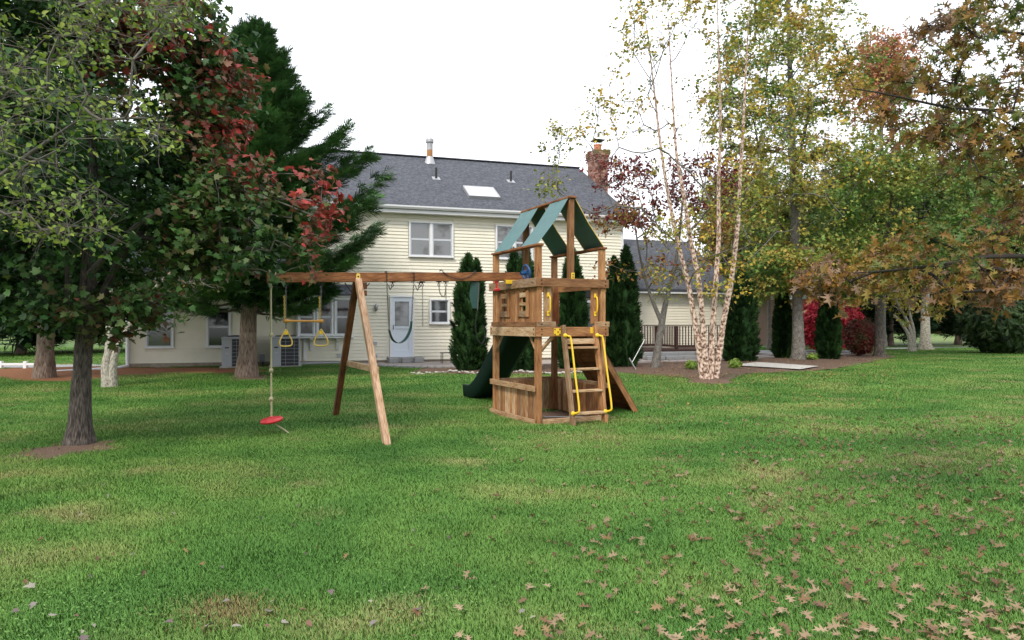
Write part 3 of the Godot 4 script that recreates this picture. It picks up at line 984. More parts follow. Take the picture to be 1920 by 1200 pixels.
	for k in 26:
		var p := cpos + Vector3(rng.randf_range(-0.36, 0.36), 8.89, rng.randf_range(-0.46, 0.46))
		var s := rng.randf_range(0.06, 0.13)
		moss.lathe([Vector2(s, -0.02), Vector2(s * 0.8, 0.03), Vector2(0.0, 0.05)], 7, Transform3D(Basis(Vector3.UP, rng.randf() * 3.0), p))
	moss.plain_box(cpos + Vector3(0, 8.86, 0), Vector3(0.68, 0.05, 0.9))
	obj("mossy_crown", moss, M.moss, ch)
	var pot := MB.new()
	pot.lathe([Vector2(0.17, 8.86), Vector2(0.16, 9.14), Vector2(0.185, 9.16), Vector2(0.185, 9.2), Vector2(0.13, 9.21)], 14, Transform3D(Basis.IDENTITY, Vector3(cpos.x, 0, cpos.z)))
	obj("chimney_pot", pot, M.terracotta, ch)
	var cap := MB.new()
	cap.box(cpos + Vector3(0, 9.38, 0), Vector3(0.5, 0.025, 0.5), Basis.IDENTITY, 0.004)
	for q in [[-0.12, -0.12], [0.12, -0.12], [-0.12, 0.12], [0.12, 0.12]]: cap.plain_box(cpos + Vector3(q[0], 9.29, q[1]), Vector3(0.02, 0.2, 0.02))
	cap.lathe([Vector2(0.36, 9.395), Vector2(0.0, 9.48)], 4, Transform3D(Basis(Vector3.UP, PI / 4), Vector3(cpos.x, 0, cpos.z)))
	obj("chimney_cap", cap, M.black_metal, ch)

func slab(called: String, outline: Array, low: float, top: float, material: Material) -> MeshInstance3D:      # outline of (x, z) in the house's axes
	var flat_line := PackedVector2Array()
	for p in outline: flat_line.append(Vector2(p[0], -p[1]))
	var mb := MB.new()
	mb.prism(flat_line, top - low, Transform3D(Basis(Vector3.RIGHT, Vector3(0, 0, -1), Vector3.UP), Vector3(0, (top + low) / 2, 0)))
	var o := structure(called, mb, material)
	o.transform = Transform3D(Basis(Vector3.UP, HOUSE_TURN), house_point(0, 0, 0))
	var line := PackedVector2Array()
	for p in outline:
		var w := house_point(p[0], 0, p[1])
		line.append(Vector2(w.x, w.z))
	beds.append(line)
	return o

func block_row(owner_thing: Node3D, called: String, path: Array, size: Vector3, y: float, material: Material) -> void:
	var shapes := []
	for k in 4:
		var mb := MB.new()
		mb.box(Vector3.ZERO, size * Vector3(rng.randf_range(0.9, 1.0), rng.randf_range(0.9, 1.05), rng.randf_range(0.9, 1.05)), Basis.IDENTITY, 0.018)
		shapes.append(mb.mesh(material))
	for k in path.size() - 1:
		var a := Vector3(path[k][0], y, path[k][1])
		var b := Vector3(path[k + 1][0], y, path[k + 1][1])
		var count := maxi(1, int(a.distance_to(b) / (size.x + 0.012)))
		var turn := atan2(-(b - a).z, (b - a).x)
		for q in count:
			var o := share(called, shapes[rng.randi() % 4], owner_thing)
			o.transform = Transform3D(Basis(Vector3.UP, turn + rng.randf_range(-0.04, 0.04)), a.lerp(b, (q + 0.5) / count) + Vector3(0, rng.randf_range(-0.006, 0.006), 0))

func make_yard() -> void:
	var turn := HOUSE_TURN
	var front := [[-1.5, 0.55], [-1.05, 1.5], [-0.3, 2.3], [0.7, 2.9], [2.2, 3.05]]
	slab("patio", [[-1.5, 0.0], [-1.5, 0.55], [-1.05, 1.5], [-0.3, 2.3], [0.7, 2.9], [2.2, 3.05], [3.6, 2.6], [8.3, 2.6], [8.4, 0.0]], -0.25, 0.055, M.paver)
	slab("side_patio", [[8.42, 2.4], [8.42, -2.3], [15.6, -2.3], [16.4, 0.2], [13.0, 1.1]], -0.25, 0.035, M.paver)
	# the pale slab in the bed by the birch
	var pad := bed([[1370, 688], [1500, 696], [1535, 690], [1420, 682]])
	sheet("concrete_pad", pad, 0.062, 0.0, M.concrete, 0.6)
	var edging := thing("granite_edging", "curved row of grey granite blocks edging the patio by the back door", "edging", house_point(0, 0, 0), turn)
	block_row(edging, "granite_block", front, Vector3(0.21, 0.17, 0.12), 0.0, M.granite)
	var step := thing("door_step", "low grey granite block step below the white back door", "step", house_point(0.15, 0.055, 0.0), turn)
	bar(step, "tread", Vector3(0, 0.1, 0.22), Vector3(1.2, 0.18, 0.4), M.granite)
	block_row(step, "granite_block", [[-0.66, 0.5], [0.66, 0.5]], Vector3(0.32, 0.17, 0.16), 0.085, M.granite)
	# deck with a dark railing before the garage block
	var deck := thing("deck", "low dark brown deck with baluster railing against the garage wall", "deck", house_point(8.9, 0.0, -2.45), turn)
	for k in 16:
		bar(deck, "plank", Vector3(2.2, 0.36, 0.1 + k * 0.145), Vector3(4.4, 0.035, 0.138), M.deck_stain)
	bar(deck, "skirt", Vector3(2.2, 0.2, 2.36), Vector3(4.4, 0.28, 0.04), M.deck_stain)
	for run in [[Vector3(0.1, 0, 0.6), Vector3(2.0, 0, 0.6)], [Vector3(2.0, 0, 2.3), Vector3(4.35, 0, 2.3)], [Vector3(2.0, 0, 0.65), Vector3(2.0, 0, 2.25)]]:
		var a: Vector3 = run[0]
		var b: Vector3 = run[1]
		var dir := (b - a).normalized()
		var r := Node3D.new()
		r.name = "railing"
		deck.add_child(r, true)
		beam(r, "top_rail", a + Vector3(0, 1.3, 0), b + Vector3(0, 1.3, 0), 0.04, 0.11, Vector3.UP, M.deck_stain)
		beam(r, "bottom_rail", a + Vector3(0, 0.5, 0), b + Vector3(0, 0.5, 0), 0.09, 0.04, Vector3.UP, M.deck_stain)
		for e in [a, b]: beam(r, "post", e + Vector3(0, 0.3, 0), e + Vector3(0, 1.278, 0), 0.09, 0.09, dir, M.deck_stain)
		var count := int(a.distance_to(b) / 0.125)
		for k in range(1, count):
			var p := a.lerp(b, float(k) / count)
			beam(r, "baluster", p + Vector3(0, 0.46, 0), p + Vector3(0, 1.275, 0), 0.036, 0.036, dir, M.deck_stain)
	var stairs := thing("stone_steps", "two long rough granite steps leading up to the brown deck", "steps", house_point(9.0, 0.0, 0.45), turn)
	for k in 2:
		for q in 4:
			bar(stairs, "granite_slab", Vector3(0.45 + q * 0.76 + rng.randf_range(-0.02, 0.02), 0.1 + 0.13 * (1 - k), -0.2 + k * 0.42), Vector3(0.74, 0.14, 0.44), M.granite, Basis.IDENTITY, 0.02)
	# air conditioners
	for q in [[482, 0], [536, 1]]:
		var spot := house_px(q[0] if q[1] else 446, 690, 0.75)
		var ac := thing("air_conditioner", ["grey outdoor air conditioner half hidden behind the cedar trunk", "grey outdoor air conditioner under the box window"][q[1]], "air conditioner", house_point(spot.x, -0.02, 0.75), turn, "air conditioners along the house wall")
		bar(ac, "pad", Vector3(0, 0.04, 0), Vector3(0.98, 0.08, 0.9), M.concrete)
		bar(ac, "cabinet", Vector3(0, 0.5, 0), Vector3(0.82, 0.84, 0.78), M.ac_grille, Basis.IDENTITY, 0.03)
		bar(ac, "service_panel", Vector3(-0.28, 0.5, 0.02), Vector3(0.29, 0.86, 0.79), M.ac_grey, Basis.IDENTITY, 0.02)
		for x in [-0.41, 0.41]: bar(ac, "corner_post", Vector3(x, 0.5, 0.385), Vector3(0.04, 0.86, 0.04), M.ac_grey)
		var lid := bar(ac, "lid", Vector3(0, 0.955, 0), Vector3(0.88, 0.07, 0.84), M.ac_grey, Basis.IDENTITY, 0.03)
		var fan := MB.new()
		fan.lathe([Vector2(0.33, 0.0), Vector2(0.3, 0.045), Vector2(0.06, 0.06), Vector2(0, 0.06)], 20, Transform3D(Basis.IDENTITY, Vector3(0, 0.03, 0)))
		obj("fan_guard", fan, M.ac_grille, lid)
		for k in 7: bar(ac, "grille_bar", Vector3(0.13, 0.17 + k * 0.112, 0.395), Vector3(0.52, 0.008, 0.012), M.ac_grey, Basis.IDENTITY, 0.002)
		for k in 2: bar(ac, "grille_bar", Vector3(0.0 + k * 0.26, 0.5, 0.397), Vector3(0.008, 0.8, 0.012), M.ac_grey, Basis.IDENTITY, 0.002)
		var badge := bar(ac, "badge", Vector3(-0.28, 0.66, 0.417), Vector3(0.12, 0.035, 0.006), M.black_metal, Basis.IDENTITY, 0.002)
		bar(badge, "vent_slot", Vector3(0.0, -0.17, 0.0), Vector3(0.09, 0.025, 0.006), M.vinyl_grey, Basis.IDENTITY, 0.002)
	var dis := house_px(492, 671, 0.05)
	var sw := thing("disconnect_box", "small grey electrical box on the siding between the air conditioners", "electrical box", house_point(dis.x, dis.y, 0.06), turn)
	bar(sw, "case", Vector3.ZERO, Vector3(0.16, 0.26, 0.1), M.ac_grey)
	bar(sw, "cover", Vector3(0, 0.02, 0.06), Vector3(0.15, 0.2, 0.02), M.vinyl_grey)
	pipe(sw, "conduit", Array(smooth_path([Vector3(0.02, -0.12, 0.02), Vector3(0.05, -0.4, 0.05), Vector3(0.3, -0.62, 0.25), Vector3(0.7, -0.6, 0.5)], 10)), 0.018, M.black_metal)
	var hose := on_ground(600, 684)
	var ho := thing("hose_pipe", "black and grey drain pipe lying along the house foundation", "pipe", hose, turn)
	pipe(ho, "pipe", Array(smooth_path([Vector3(-0.7, 0.05, 0.1), Vector3(0.2, 0.06, 0.0), Vector3(1.0, 0.06, -0.05), Vector3(1.7, 0.05, -0.1)], 12)), 0.045, M.ac_grey)
	pipe(ho, "end_cap", [Vector3(-0.82, 0.05, 0.13), Vector3(-0.69, 0.05, 0.1)], 0.06, M.black_metal)
	# little black stool on the patio by the clipped conifer
	var st := house_px(838, 682, 1.1)
	var stool := thing("stool", "small black metal garden table frame on the patio", "stool", house_point(st.x, 0.055, 1.1), turn)
	for x in [-0.17, 0.17]:
		for z in [-0.14, 0.14]: pipe(stool, "leg", [Vector3(x, 0, z), Vector3(x, 0.34, z)], 0.013, M.black_metal, 6)
	bar(stool, "top", Vector3(0, 0.35, 0), Vector3(0.4, 0.025, 0.34), M.black_metal)
	# white stones along the bed's edge
	var stone_shapes := []
	for k in 4:
		var mb := MB.new()
		var prof := [Vector2(0.0, -0.5), Vector2(0.4, -0.35), Vector2(0.52, 0.0), Vector2(0.35, 0.32), Vector2(0.0, 0.42)]
		mb.lathe(prof, 7)
		for q in mb.v.size(): mb.v[q] *= 1.0 + 0.25 * noise_b.get_noise_3d(mb.v[q].x * 2.0 + k * 9.0, mb.v[q].y * 2.0, mb.v[q].z * 2.0)
		stone_shapes.append(mb.mesh(M.stone_white))
	for k in 70:
		var px := 772.0 + k * 4.9 + rng.randf_range(-2, 2)
		if px > 1120.0: break
		var g := on_ground(px, 701.0 + 2.0 * sin(px * 0.05) + rng.randf_range(-1.2, 1.2))
		var o := share("edging_stone", stone_shapes[k % 4], self)
		var s := rng.randf_range(0.05, 0.12)
		o.transform = Transform3D(Basis(Vector3.UP, rng.randf() * TAU) * Basis.from_scale(Vector3(s * 1.3, s * 0.7, s)), g + Vector3(0, 0.03 + s * 0.2, 0))
		tag(o, "rounded whitish stone in the row edging the mulch bed", "stone", "white stones edging the bed")
	# a forked stick leaning by the conifer
	var sg := on_ground(1193, 694)
	var stick := thing("garden_tool", "grey forked metal tool leaning beside the tall clipped conifer", "tool", sg)
	pipe(stick, "shaft", [Vector3(-0.15, 0.18, 0), Vector3(0.3, 0.9, -0.25)], 0.014, M.steel)
	pipe(stick, "head", [Vector3(-0.22, 0.36, 0.02), Vector3(-0.02, 0.0, 0.03)], 0.025, M.steel)

# ---------------------------------------------------------------- play set
const PLAY_TURN := 0.4538      # 26 degrees
const TW := 1.2                # tower, along the ladder side
const TD := 1.6                # tower, front to back
var play_at := Vector3.ZERO

func node(called: String, parent: Node3D) -> Node3D:
	var o := Node3D.new()
	o.name = called
	parent.add_child(o, true)
	return o

func bolts(parent: Node3D, spots: Array, nn: Vector3) -> void:
	var mb := MB.new()
	var b := Basis(Quaternion(Vector3.UP, nn))
	for p in spots:
		mb.lathe([Vector2(0.013, 0.0), Vector2(0.012, 0.005), Vector2(0.006, 0.008), Vector2(0.0, 0.008)], 7, Transform3D(b, p))
	obj("bolts", mb, M.black_metal, parent)

func make_play_set() -> void:
	play_at = on_ground(1009, 797)
	play_at.y = 0.0
	var p := thing("play_set", "cedar play set: tower with green canopy strips, ladder, slide and long swing beam", "play set", play_at, PLAY_TURN)
	var wo: Material = M.wood_orange
	var ww: Material = M.wood_weathered
	var wd: Material = M.wood_dark
	var s := 0.092
	# ---- tower
	var t := node("tower", p)
	for x in [0.0, TW]:
		for z in [0.0, -TD]:
			beam(t, "post", Vector3(x, -0.05, z), Vector3(x, 2.84, z), s, s, Vector3.RIGHT, wo)
	for z in [-0.005, -TD + 0.005]:
		beam(t, "ridge_post", Vector3(TW / 2, 2.2, z), Vector3(TW / 2, 3.64, z), s, s, Vector3.RIGHT, wo)
	bar(t, "ridge_board", Vector3(TW / 2, 3.66, -TD / 2), Vector3(0.14, 0.035, TD + 0.16), wd)
	for x in [0.0, TW]: bar(t, "eave_board", Vector3(x, 2.86, -TD / 2), Vector3(0.13, 0.035, TD + 0.14), wd)
	# deck frame and floor
	var fz := s / 2 + 0.02
	bar(t, "deck_rim", Vector3(TW / 2, 1.478, fz), Vector3(TW + 0.16, 0.15, 0.038), wo)
	bar(t, "deck_rim", Vector3(TW / 2, 1.478, -TD - fz), Vector3(TW + 0.16, 0.15, 0.038), wo)
	bar(t, "deck_rim", Vector3(-fz, 1.478, -TD / 2), Vector3(0.038, 0.15, TD + 0.05), ww)
	bar(t, "deck_rim", Vector3(TW + fz, 1.478, -TD / 2), Vector3(0.038, 0.15, TD + 0.05), wo)
	for k in 11:
		bar(t, "deck_board", Vector3(TW / 2, 1.535, -0.09 - k * 0.142), Vector3(TW - 0.1, 0.03, 0.136), ww)
	bar(t, "side_board", Vector3(-fz, 1.6, -TD / 2), Vector3(0.036, 0.085, TD + 0.05), wo)
	bar(t, "side_board", Vector3(0.11, 1.6, fz), Vector3(0.34, 0.085, 0.036), ww)
	bar(t, "side_board", Vector3(TW - 0.04, 1.6, fz), Vector3(0.28, 0.085, 0.036), ww)
	# top rails
	bar(t, "top_rail", Vector3(TW / 2, 2.268, fz), Vector3(TW + 0.17, 0.14, 0.038), wo)
	bar(t, "top_rail", Vector3(TW / 2, 2.268, -TD - fz), Vector3(TW + 0.17, 0.14, 0.038), wo)
	bar(t, "top_rail", Vector3(-fz - 0.02, 2.262, -TD / 2), Vector3(0.04, 0.14, TD + 0.16), ww)
	bar(t, "top_rail", Vector3(TW + fz, 2.262, -TD / 2), Vector3(0.038, 0.14, TD + 0.05), wo)
	var bs := []
	for x in [0.0, TW]:
		for y in [1.44, 1.52, 1.6, 2.24, 2.3]: bs.append(Vector3(x + 0.02, y, fz + 0.019))
	bolts(t, bs, Vector3(0, 0, 1))
	bs = []
	for z in [0.0, -TD]:
		for y in [1.44, 1.52, 1.6]: bs.append(Vector3(-fz - 0.019, y, z))
		bs.append(Vector3(-fz - 0.04, 2.26, z))
	bolts(t, bs, Vector3(-1, 0, 0))
	# side wall of upright planks with two shuttered openings
	var sw := node("side_wall", t) if false else node("side_wall", p)
	var wins := [[-0.22, -0.62], [-0.93, -1.33]]      # openings, front and back
	var z := -0.05
	while z > -TD + 0.06:
		var z1 := maxf(z - 0.088, -TD + 0.05)
		var mid := (z + z1) / 2.0
		var open := false
		for q in wins:
			if mid < q[0] - 0.09 and mid > q[1] + 0.09: open = true
		if open:
			bar(sw, "plank", Vector3(-0.03, 1.685, mid), Vector3(0.022, 0.09, z - z1 - 0.003), wo)
			bar(sw, "plank", Vector3(-0.03, 2.175, mid), Vector3(0.022, 0.06, z - z1 - 0.003), wo)
		else:
			bar(sw, "plank", Vector3(-0.03, 1.92, mid), Vector3(0.022, 0.57, z - z1 - 0.003), wo)
		z = z1
	for q in wins:
		for e in [q[0] - 0.045, q[1] + 0.045]:
			bar(sw, "shutter", Vector3(-0.055, 1.93, e), Vector3(0.028, 0.43, 0.085), wo, Basis.IDENTITY, 0.01)
		for y in [[1.77, 0.1], [1.93, 0.05], [2.08, 0.08]]:
			bar(sw, "window_slat", Vector3(-0.052, y[0], (q[0] + q[1]) / 2), Vector3(0.024, y[1], 0.235), ww)
	# right and back sides: upright boards with gaps, an opening for the slide at the back
	var back := node("back_wall", p)
	for x in [0.09, 0.19, 0.3, 1.0, 1.1]:
		bar(back, "plank", Vector3(x, 1.9, -TD + 0.06), Vector3(0.085, 0.6, 0.022), wo)
	for zz in [-1.42, -1.5]:
		bar(back, "plank", Vector3(TW - 0.03, 1.9, zz), Vector3(0.022, 0.6, 0.085), wd)
	# front: narrow boards that carry the grab handles
	var front := node("front_wall", p)
	for x in [0.165, TW - 0.15]:
		bar(front, "plank", Vector3(x, 1.905, 0.005), Vector3(0.14, 0.6, 0.024), ww if x < 0.5 else wo)
	var grab := func(at: Vector3) -> void:
		var o := pipe(p, "grab_handle", Array(smooth_path([at + Vector3(0, 0.13, 0.0), at + Vector3(0, 0.125, 0.045), at + Vector3(0, 0.07, 0.068), at + Vector3(0, -0.07, 0.068), at + Vector3(0, -0.125, 0.045), at + Vector3(0, -0.13, 0.0)], 18)), 0.013, M.yellow_plastic, 8)
		for y in [0.15, -0.15]: bar(o, "mount", at + Vector3(0, y, 0.005), Vector3(0.042, 0.075, 0.012), M.yellow_plastic, Basis.IDENTITY, 0.005)
	grab.call(Vector3(0.17, 1.92, 0.02))
	grab.call(Vector3(TW - 0.145, 1.92, 0.02))
	grab.call(Vector3(0.42, 1.87, -TD + 0.08))
	# knee braces under the deck
	for e in [[Vector3(-0.0, 1.13, -0.03), Vector3(0.0, 1.41, -0.28)], [Vector3(0.0, 1.13, -TD + 0.03), Vector3(0.0, 1.41, -TD + 0.28)], [Vector3(0.03, 1.16, 0.0), Vector3(0.27, 1.41, 0.0)], [Vector3(TW - 0.03, 1.16, 0.0), Vector3(TW - 0.27, 1.41, 0.0)]]:
		beam(t, "brace", e[0], e[1], 0.075, 0.036, (e[1] - e[0]).cross(Vector3(1, 0, 1)), ww)
	# yellow joint plates
	var plate := bar(t, "plate", Vector3(0.3, 1.478, fz + 0.022), Vector3(0.125, 0.115, 0.006), M.yellow_plastic, Basis.IDENTITY, 0.002)
	bolts(plate, [Vector3(-0.045, 0.04, 0.003), Vector3(-0.045, -0.04, 0.003), Vector3(0.01, 0.0, 0.003), Vector3(0.045, 0.04, 0.003), Vector3(0.045, -0.04, 0.003)], Vector3(0, 0, 1))
	var plate2 := bar(t, "plate", Vector3(TW / 2 + 0.01, 2.385, fz - 0.012), Vector3(0.06, 0.1, 0.006), M.yellow_plastic, Basis.IDENTITY, 0.002)
	bolts(plate2, [Vector3(0, 0.02, 0.003), Vector3(0, -0.02, 0.003)], Vector3(0, 0, 1))
	bar(t, "plate", Vector3(0.95, 1.5, fz + 0.022), Vector3(0.055, 0.1, 0.006), M.yellow_plastic, Basis.IDENTITY, 0.002)
	# ---- canopy: two strips over the ridge
	for q in [[0.04, -0.56], [-1.0, -TD - 0.05]]:
		var path := [Vector2(-0.06, 2.868), Vector2(-0.02, 2.884), Vector2(0.28, 3.26), Vector2(0.53, 3.64), Vector2(0.6, 3.69), Vector2(0.67, 3.64), Vector2(0.92, 3.26), Vector2(TW + 0.02, 2.884), Vector2(TW + 0.06, 2.868)]
		var mb := MB.new()
		var cols := 6
		var along := 0.0
		for k in path.size():
			var a: Vector2 = path[maxi(k - 1, 0)]
			var b: Vector2 = path[mini(k + 1, path.size() - 1)]
			var d := (b - a).normalized()
			if k > 0: along += path[k].distance_to(path[k - 1])
			for c in cols + 1:
				var f := float(c) / cols
				var sag := 0.02 * sin(f * PI * 3.0 + k) * (1.0 if k > 1 and k < path.size() - 2 else 0.0)
				mb.vert(Vector3(path[k].x - d.y * -sag, path[k].y + d.x * sag, lerpf(q[0], q[1], f)), Vector3(-d.y, d.x, 0), Vector2(f * 0.6, along))
		for k in path.size() - 1:
			for c in cols:
				var i0 := k * (cols + 1) + c
				mb.face(i0, i0 + 1, i0 + cols + 1)
				mb.face(i0 + 1, i0 + cols + 2, i0 + cols + 1)
		var strip := obj("canopy_strip", mb, M.green_tarp, p)
		for zz in [q[0], q[1]]:
			var hem := PackedVector3Array()
			for k in range(5, path.size() - 1): hem.append(Vector3(path[k].x, path[k].y - 0.008, zz))
			var rr := PackedFloat32Array()
			rr.resize(hem.size())
			rr.fill(0.007)
			var hm := MB.new()
			hm.tube(hem, rr, 5)
			obj("hem", hm, M.yellow_faded, strip)
	# ---- ladder
	var l := node("ladder", p)
	var lx := [0.4, 1.0]
	for x in lx:
		beam(l, "side_rail", Vector3(x, -0.04, 0.42), Vector3(x, 1.58, 0.09), 0.052, 0.09, Vector3.RIGHT, ww if x < 0.6 else wo)
	var rung_z := func(y: float) -> float: return lerpf(0.42, 0.09, (y + 0.04) / 1.62)
	for y in [0.2, 0.545, 0.885, 1.225]:
		bar(l, "tread", Vector3(0.7, y, rung_z.call(y) + 0.005), Vector3(0.547, 0.034, 0.13), ww)
	bar(l, "riser", Vector3(0.7, 1.325, rung_z.call(1.325) - 0.01), Vector3(0.547, 0.085, 0.03), ww)
	for x in lx:
		var y0 := 0.24
		var y1 := 1.4
		var z0: float = rung_z.call(y0) + 0.05
		var z1: float = rung_z.call(y1) + 0.05
		var o := pipe(l, "handrail", Array(smooth_path([Vector3(x - 0.02, y0 - 0.03, z0), Vector3(x + 0.03, y0 - 0.01, z0 + 0.075), Vector3(x + 0.05, y0 + 0.07, z0 + 0.09), Vector3(x + 0.05, lerpf(y0, y1, 0.5), lerpf(z0, z1, 0.5) + 0.09), Vector3(x + 0.05, y1 - 0.06, z1 + 0.09), Vector3(x + 0.02, y1 + 0.01, z1 + 0.07), Vector3(x - 0.02, y1 + 0.02, z1)], 30)), 0.016, M.yellow_plastic, 8)
		for e in [Vector3(x - 0.01, y0 - 0.03, z0), Vector3(x - 0.01, y1 + 0.02, z1)]:
			var fm := MB.new()
			fm.lathe([Vector2(0.034, 0.0), Vector2(0.034, 0.02), Vector2(0.02, 0.035), Vector2(0, 0.035)], 12, Transform3D(Basis(Vector3.RIGHT, PI / 2 - 0.2), e))
			obj("flange", fm, M.yellow_plastic, o)
	# ---- low walls of the sand pit
	var walls := [[Vector3(-0.012, 0, -0.03), Vector3(-0.012, 0, -TD + 0.03), Vector3(-1, 0, 0)], [Vector3(0.03, 0, -TD + 0.012), Vector3(TW - 0.03, 0, -TD + 0.012), Vector3(0, 0, -1)], [Vector3(TW + 0.012, 0, -TD + 0.03), Vector3(TW + 0.012, 0, -0.03), Vector3(1, 0, 0)]]
	for q in walls:
		var a: Vector3 = q[0]
		var b: Vector3 = q[1]
		var nn: Vector3 = q[2]
		var dir := (b - a).normalized()
		var low := node("low_wall", p)
		var count := int(a.distance_to(b) / 0.096)
		for k in count:
			var c := a.lerp(b, (k + 0.5) / count)
			bar(low, "plank", c + Vector3(0, 0.3, 0), Vector3(0.093, 0.56, 0.02), ww if rng.randf() < 0.35 else wo, Basis(dir, Vector3.UP, dir.cross(Vector3.UP)))
		beam(low, "cap", a + nn * 0.075 - dir * 0.07 + Vector3(0, 0.58, 0), b + nn * 0.075 + dir * 0.07 + Vector3(0, 0.58, 0), 0.036, 0.09, nn, ww)
		beam(low, "kick_board", a + nn * 0.078 - dir * 0.07 + Vector3(0, 0.045, 0), b + nn * 0.078 + dir * 0.07 + Vector3(0, 0.045, 0), 0.04, 0.1, nn, ww)
	bar(p, "kick_board", Vector3(TW / 2, 0.045, 0.05), Vector3(TW - 0.12, 0.1, 0.04), ww)
	pipe(p, "tie_rod", [Vector3(0.3, 0.07, -0.35), Vector3(0.95, 0.05, -0.2)], 0.012, M.steel)
	# ---- wave slide leaving the back of the deck
	var sl := MB.new()
	var line := smooth_path([Vector3(0.62, 1.56, -TD + 0.05), Vector3(0.62, 1.48, -TD - 0.2), Vector3(0.62, 1.05, -TD - 0.75), Vector3(0.62, 0.72, -TD - 1.15), Vector3(0.62, 0.36, -TD - 1.6), Vector3(0.62, 0.16, -TD - 2.0), Vector3(0.62, 0.13, -TD - 2.4)], 40)
	var section := [Vector2(-0.29, 0.15), Vector2(-0.3, 0.19), Vector2(-0.25, 0.2), Vector2(-0.22, 0.06), Vector2(-0.14, 0.0), Vector2(0.14, 0.0), Vector2(0.22, 0.06), Vector2(0.25, 0.2), Vector2(0.3, 0.19), Vector2(0.29, 0.15), Vector2(0.27, -0.06), Vector2(0.16, -0.1), Vector2(-0.16, -0.1), Vector2(-0.27, -0.06), Vector2(-0.29, 0.15)]
	for k in line.size():
		var d := (line[mini(k + 1, line.size() - 1)] - line[maxi(k - 1, 0)]).normalized()
		var up := Vector3.RIGHT.cross(d).normalized()
		if up.y < 0.0: up = -up
		var ridge := 0.008 * (1.0 if k % 2 else -1.0)
		for q in section.size():
			var e0: Vector2 = section[maxi(q - 1, 0)]
			var e1: Vector2 = section[mini(q + 1, section.size() - 1)]
			var tn := (e1 - e0).normalized()
			var out := Vector2(-tn.y, tn.x)
			var pp: Vector2 = section[q]
			if q > 8: pp -= out * ridge
			sl.vert(line[k] + Vector3.RIGHT * pp.x + up * pp.y, (Vector3.RIGHT * out.x + up * out.y).normalized())
	for k in line.size() - 1:
		for q in section.size() - 1:
			var i0 := k * section.size() + q
			sl.face(i0, i0 + 1, i0 + section.size())
			sl.face(i0 + 1, i0 + section.size() + 1, i0 + section.size())
	obj("slide", sl, M.green_plastic, p)
	# ---- climbing ramp on the right side
	var ramp := node("climbing_ramp", p)
	var r0 := Vector3(TW + 0.07, 1.5, 0)
	var r1 := Vector3(2.27, 0.0, 0)
	var rd := (r1 - r0).normalized()
	var rn := Vector3(-rd.y, rd.x, 0)
	for k in 12:
		var f := (k + 0.5) / 12.0
		bar(ramp, "plank", r0.lerp(r1, f) + Vector3(0, 0, -1.0) + rn * 0.055, Vector3(0.148, 0.022, 0.98), wd, Basis(rd, rn, Vector3(0, 0, 1)))
	for zz in [-0.52, -1.48]:
		beam(ramp, "side_rail", r0 + Vector3(0, 0, zz), r1 + Vector3(0, 0, zz), 0.088, 0.04, rn, wo)
	for k in 8:
		var f := 0.15 + 0.1 * k
		var hm := MB.new()
		hm.lathe([Vector2(0.06, 0.0), Vector2(0.05, 0.035), Vector2(0.02, 0.055), Vector2(0, 0.055)], 9, Transform3D(Basis(rd, rn, Vector3(0, 0, 1)), r0.lerp(r1, f) + rn * 0.066 + Vector3(0, 0, -0.8 - 0.35 * (k % 2))))
		obj("hand_hold", hm, [M.red_plastic, M.blue_plastic, M.yellow_plastic][k % 3], ramp)
	# ---- toys on the rail
	var wheel := node("steering_wheel", p)
	var wc := Vector3(0.05, 2.45, -0.5)
	var wb := Basis(Vector3(0, 0, 1), -PI / 2 + 0.12) * Basis(Vector3.UP, 0.3)
	var ring := PackedVector3Array()
	for k in 22: ring.append(wc + wb * Vector3(cos(TAU * k / 22) * 0.125, 0, sin(TAU * k / 22) * 0.125))
	var rr2 := PackedFloat32Array()
	rr2.resize(22)
	rr2.fill(0.02)
	var wm := MB.new()
	wm.tube(ring, rr2, 8, Color.WHITE, false, true)
	obj("rim", wm, M.blue_plastic, wheel)
	for k in 3:
		var a := TAU * k / 3 + 0.5
		beam(wheel, "spoke", wc + wb * Vector3(0, -0.01, 0), wc + wb * Vector3(cos(a) * 0.12, 0, sin(a) * 0.12), 0.045, 0.016, wb * Vector3(-sin(a), 0, cos(a)), M.blue_plastic)
	var hub := MB.new()
	hub.lathe([Vector2(0.03, -0.11), Vector2(0.03, -0.02), Vector2(0.045, 0.0), Vector2(0.035, 0.03), Vector2(0, 0.035)], 12, Transform3D(wb, wc))
	obj("hub", hub, M.blue_plastic, wheel)
	var scope := node("toy_binoculars", p)
	for x in [-0.03, 0.04]:
		var sm := MB.new()
		sm.lathe([Vector2(0.0, -0.07), Vector2(0.036, -0.07), Vector2(0.038, -0.02), Vector2(0.028, 0.0), Vector2(0.03, 0.09), Vector2(0.0, 0.09)], 12, Transform3D(Basis(Vector3.RIGHT, 1.57), Vector3(-0.1 + x, 2.41, -1.36)))
		obj("barrel", sm, M.red_plastic, scope)
	var clamp_m := MB.new()
	clamp_m.box(Vector3(-0.1, 2.355, -1.36), Vector3(0.06, 0.06, 0.05), Basis.IDENTITY, 0.01, Color.WHITE)
	clamp_m.box(Vector3(-0.115, 2.2, -1.3), Vector3(0.07, 0.05, 0.16), Basis.IDENTITY, 0.015, Color.WHITE)
	clamp_m.box(Vector3(-0.105, 2.28, -1.34), Vector3(0.03, 0.16, 0.05), Basis.IDENTITY, 0.01, Color.WHITE)
	obj("clamp", clamp_m, M.red_plastic, scope)
	# ---- swing beam and A-frame
	beam(p, "swing_beam", beam_point(-0.12) , beam_point(4.0), 0.14, 0.09, Vector3.UP, wd)
	var bracket := bar(p, "beam_bracket", Vector3(-0.09, 2.338, -0.8), Vector3(0.3, 0.008, 0.13), M.yellow_plastic)
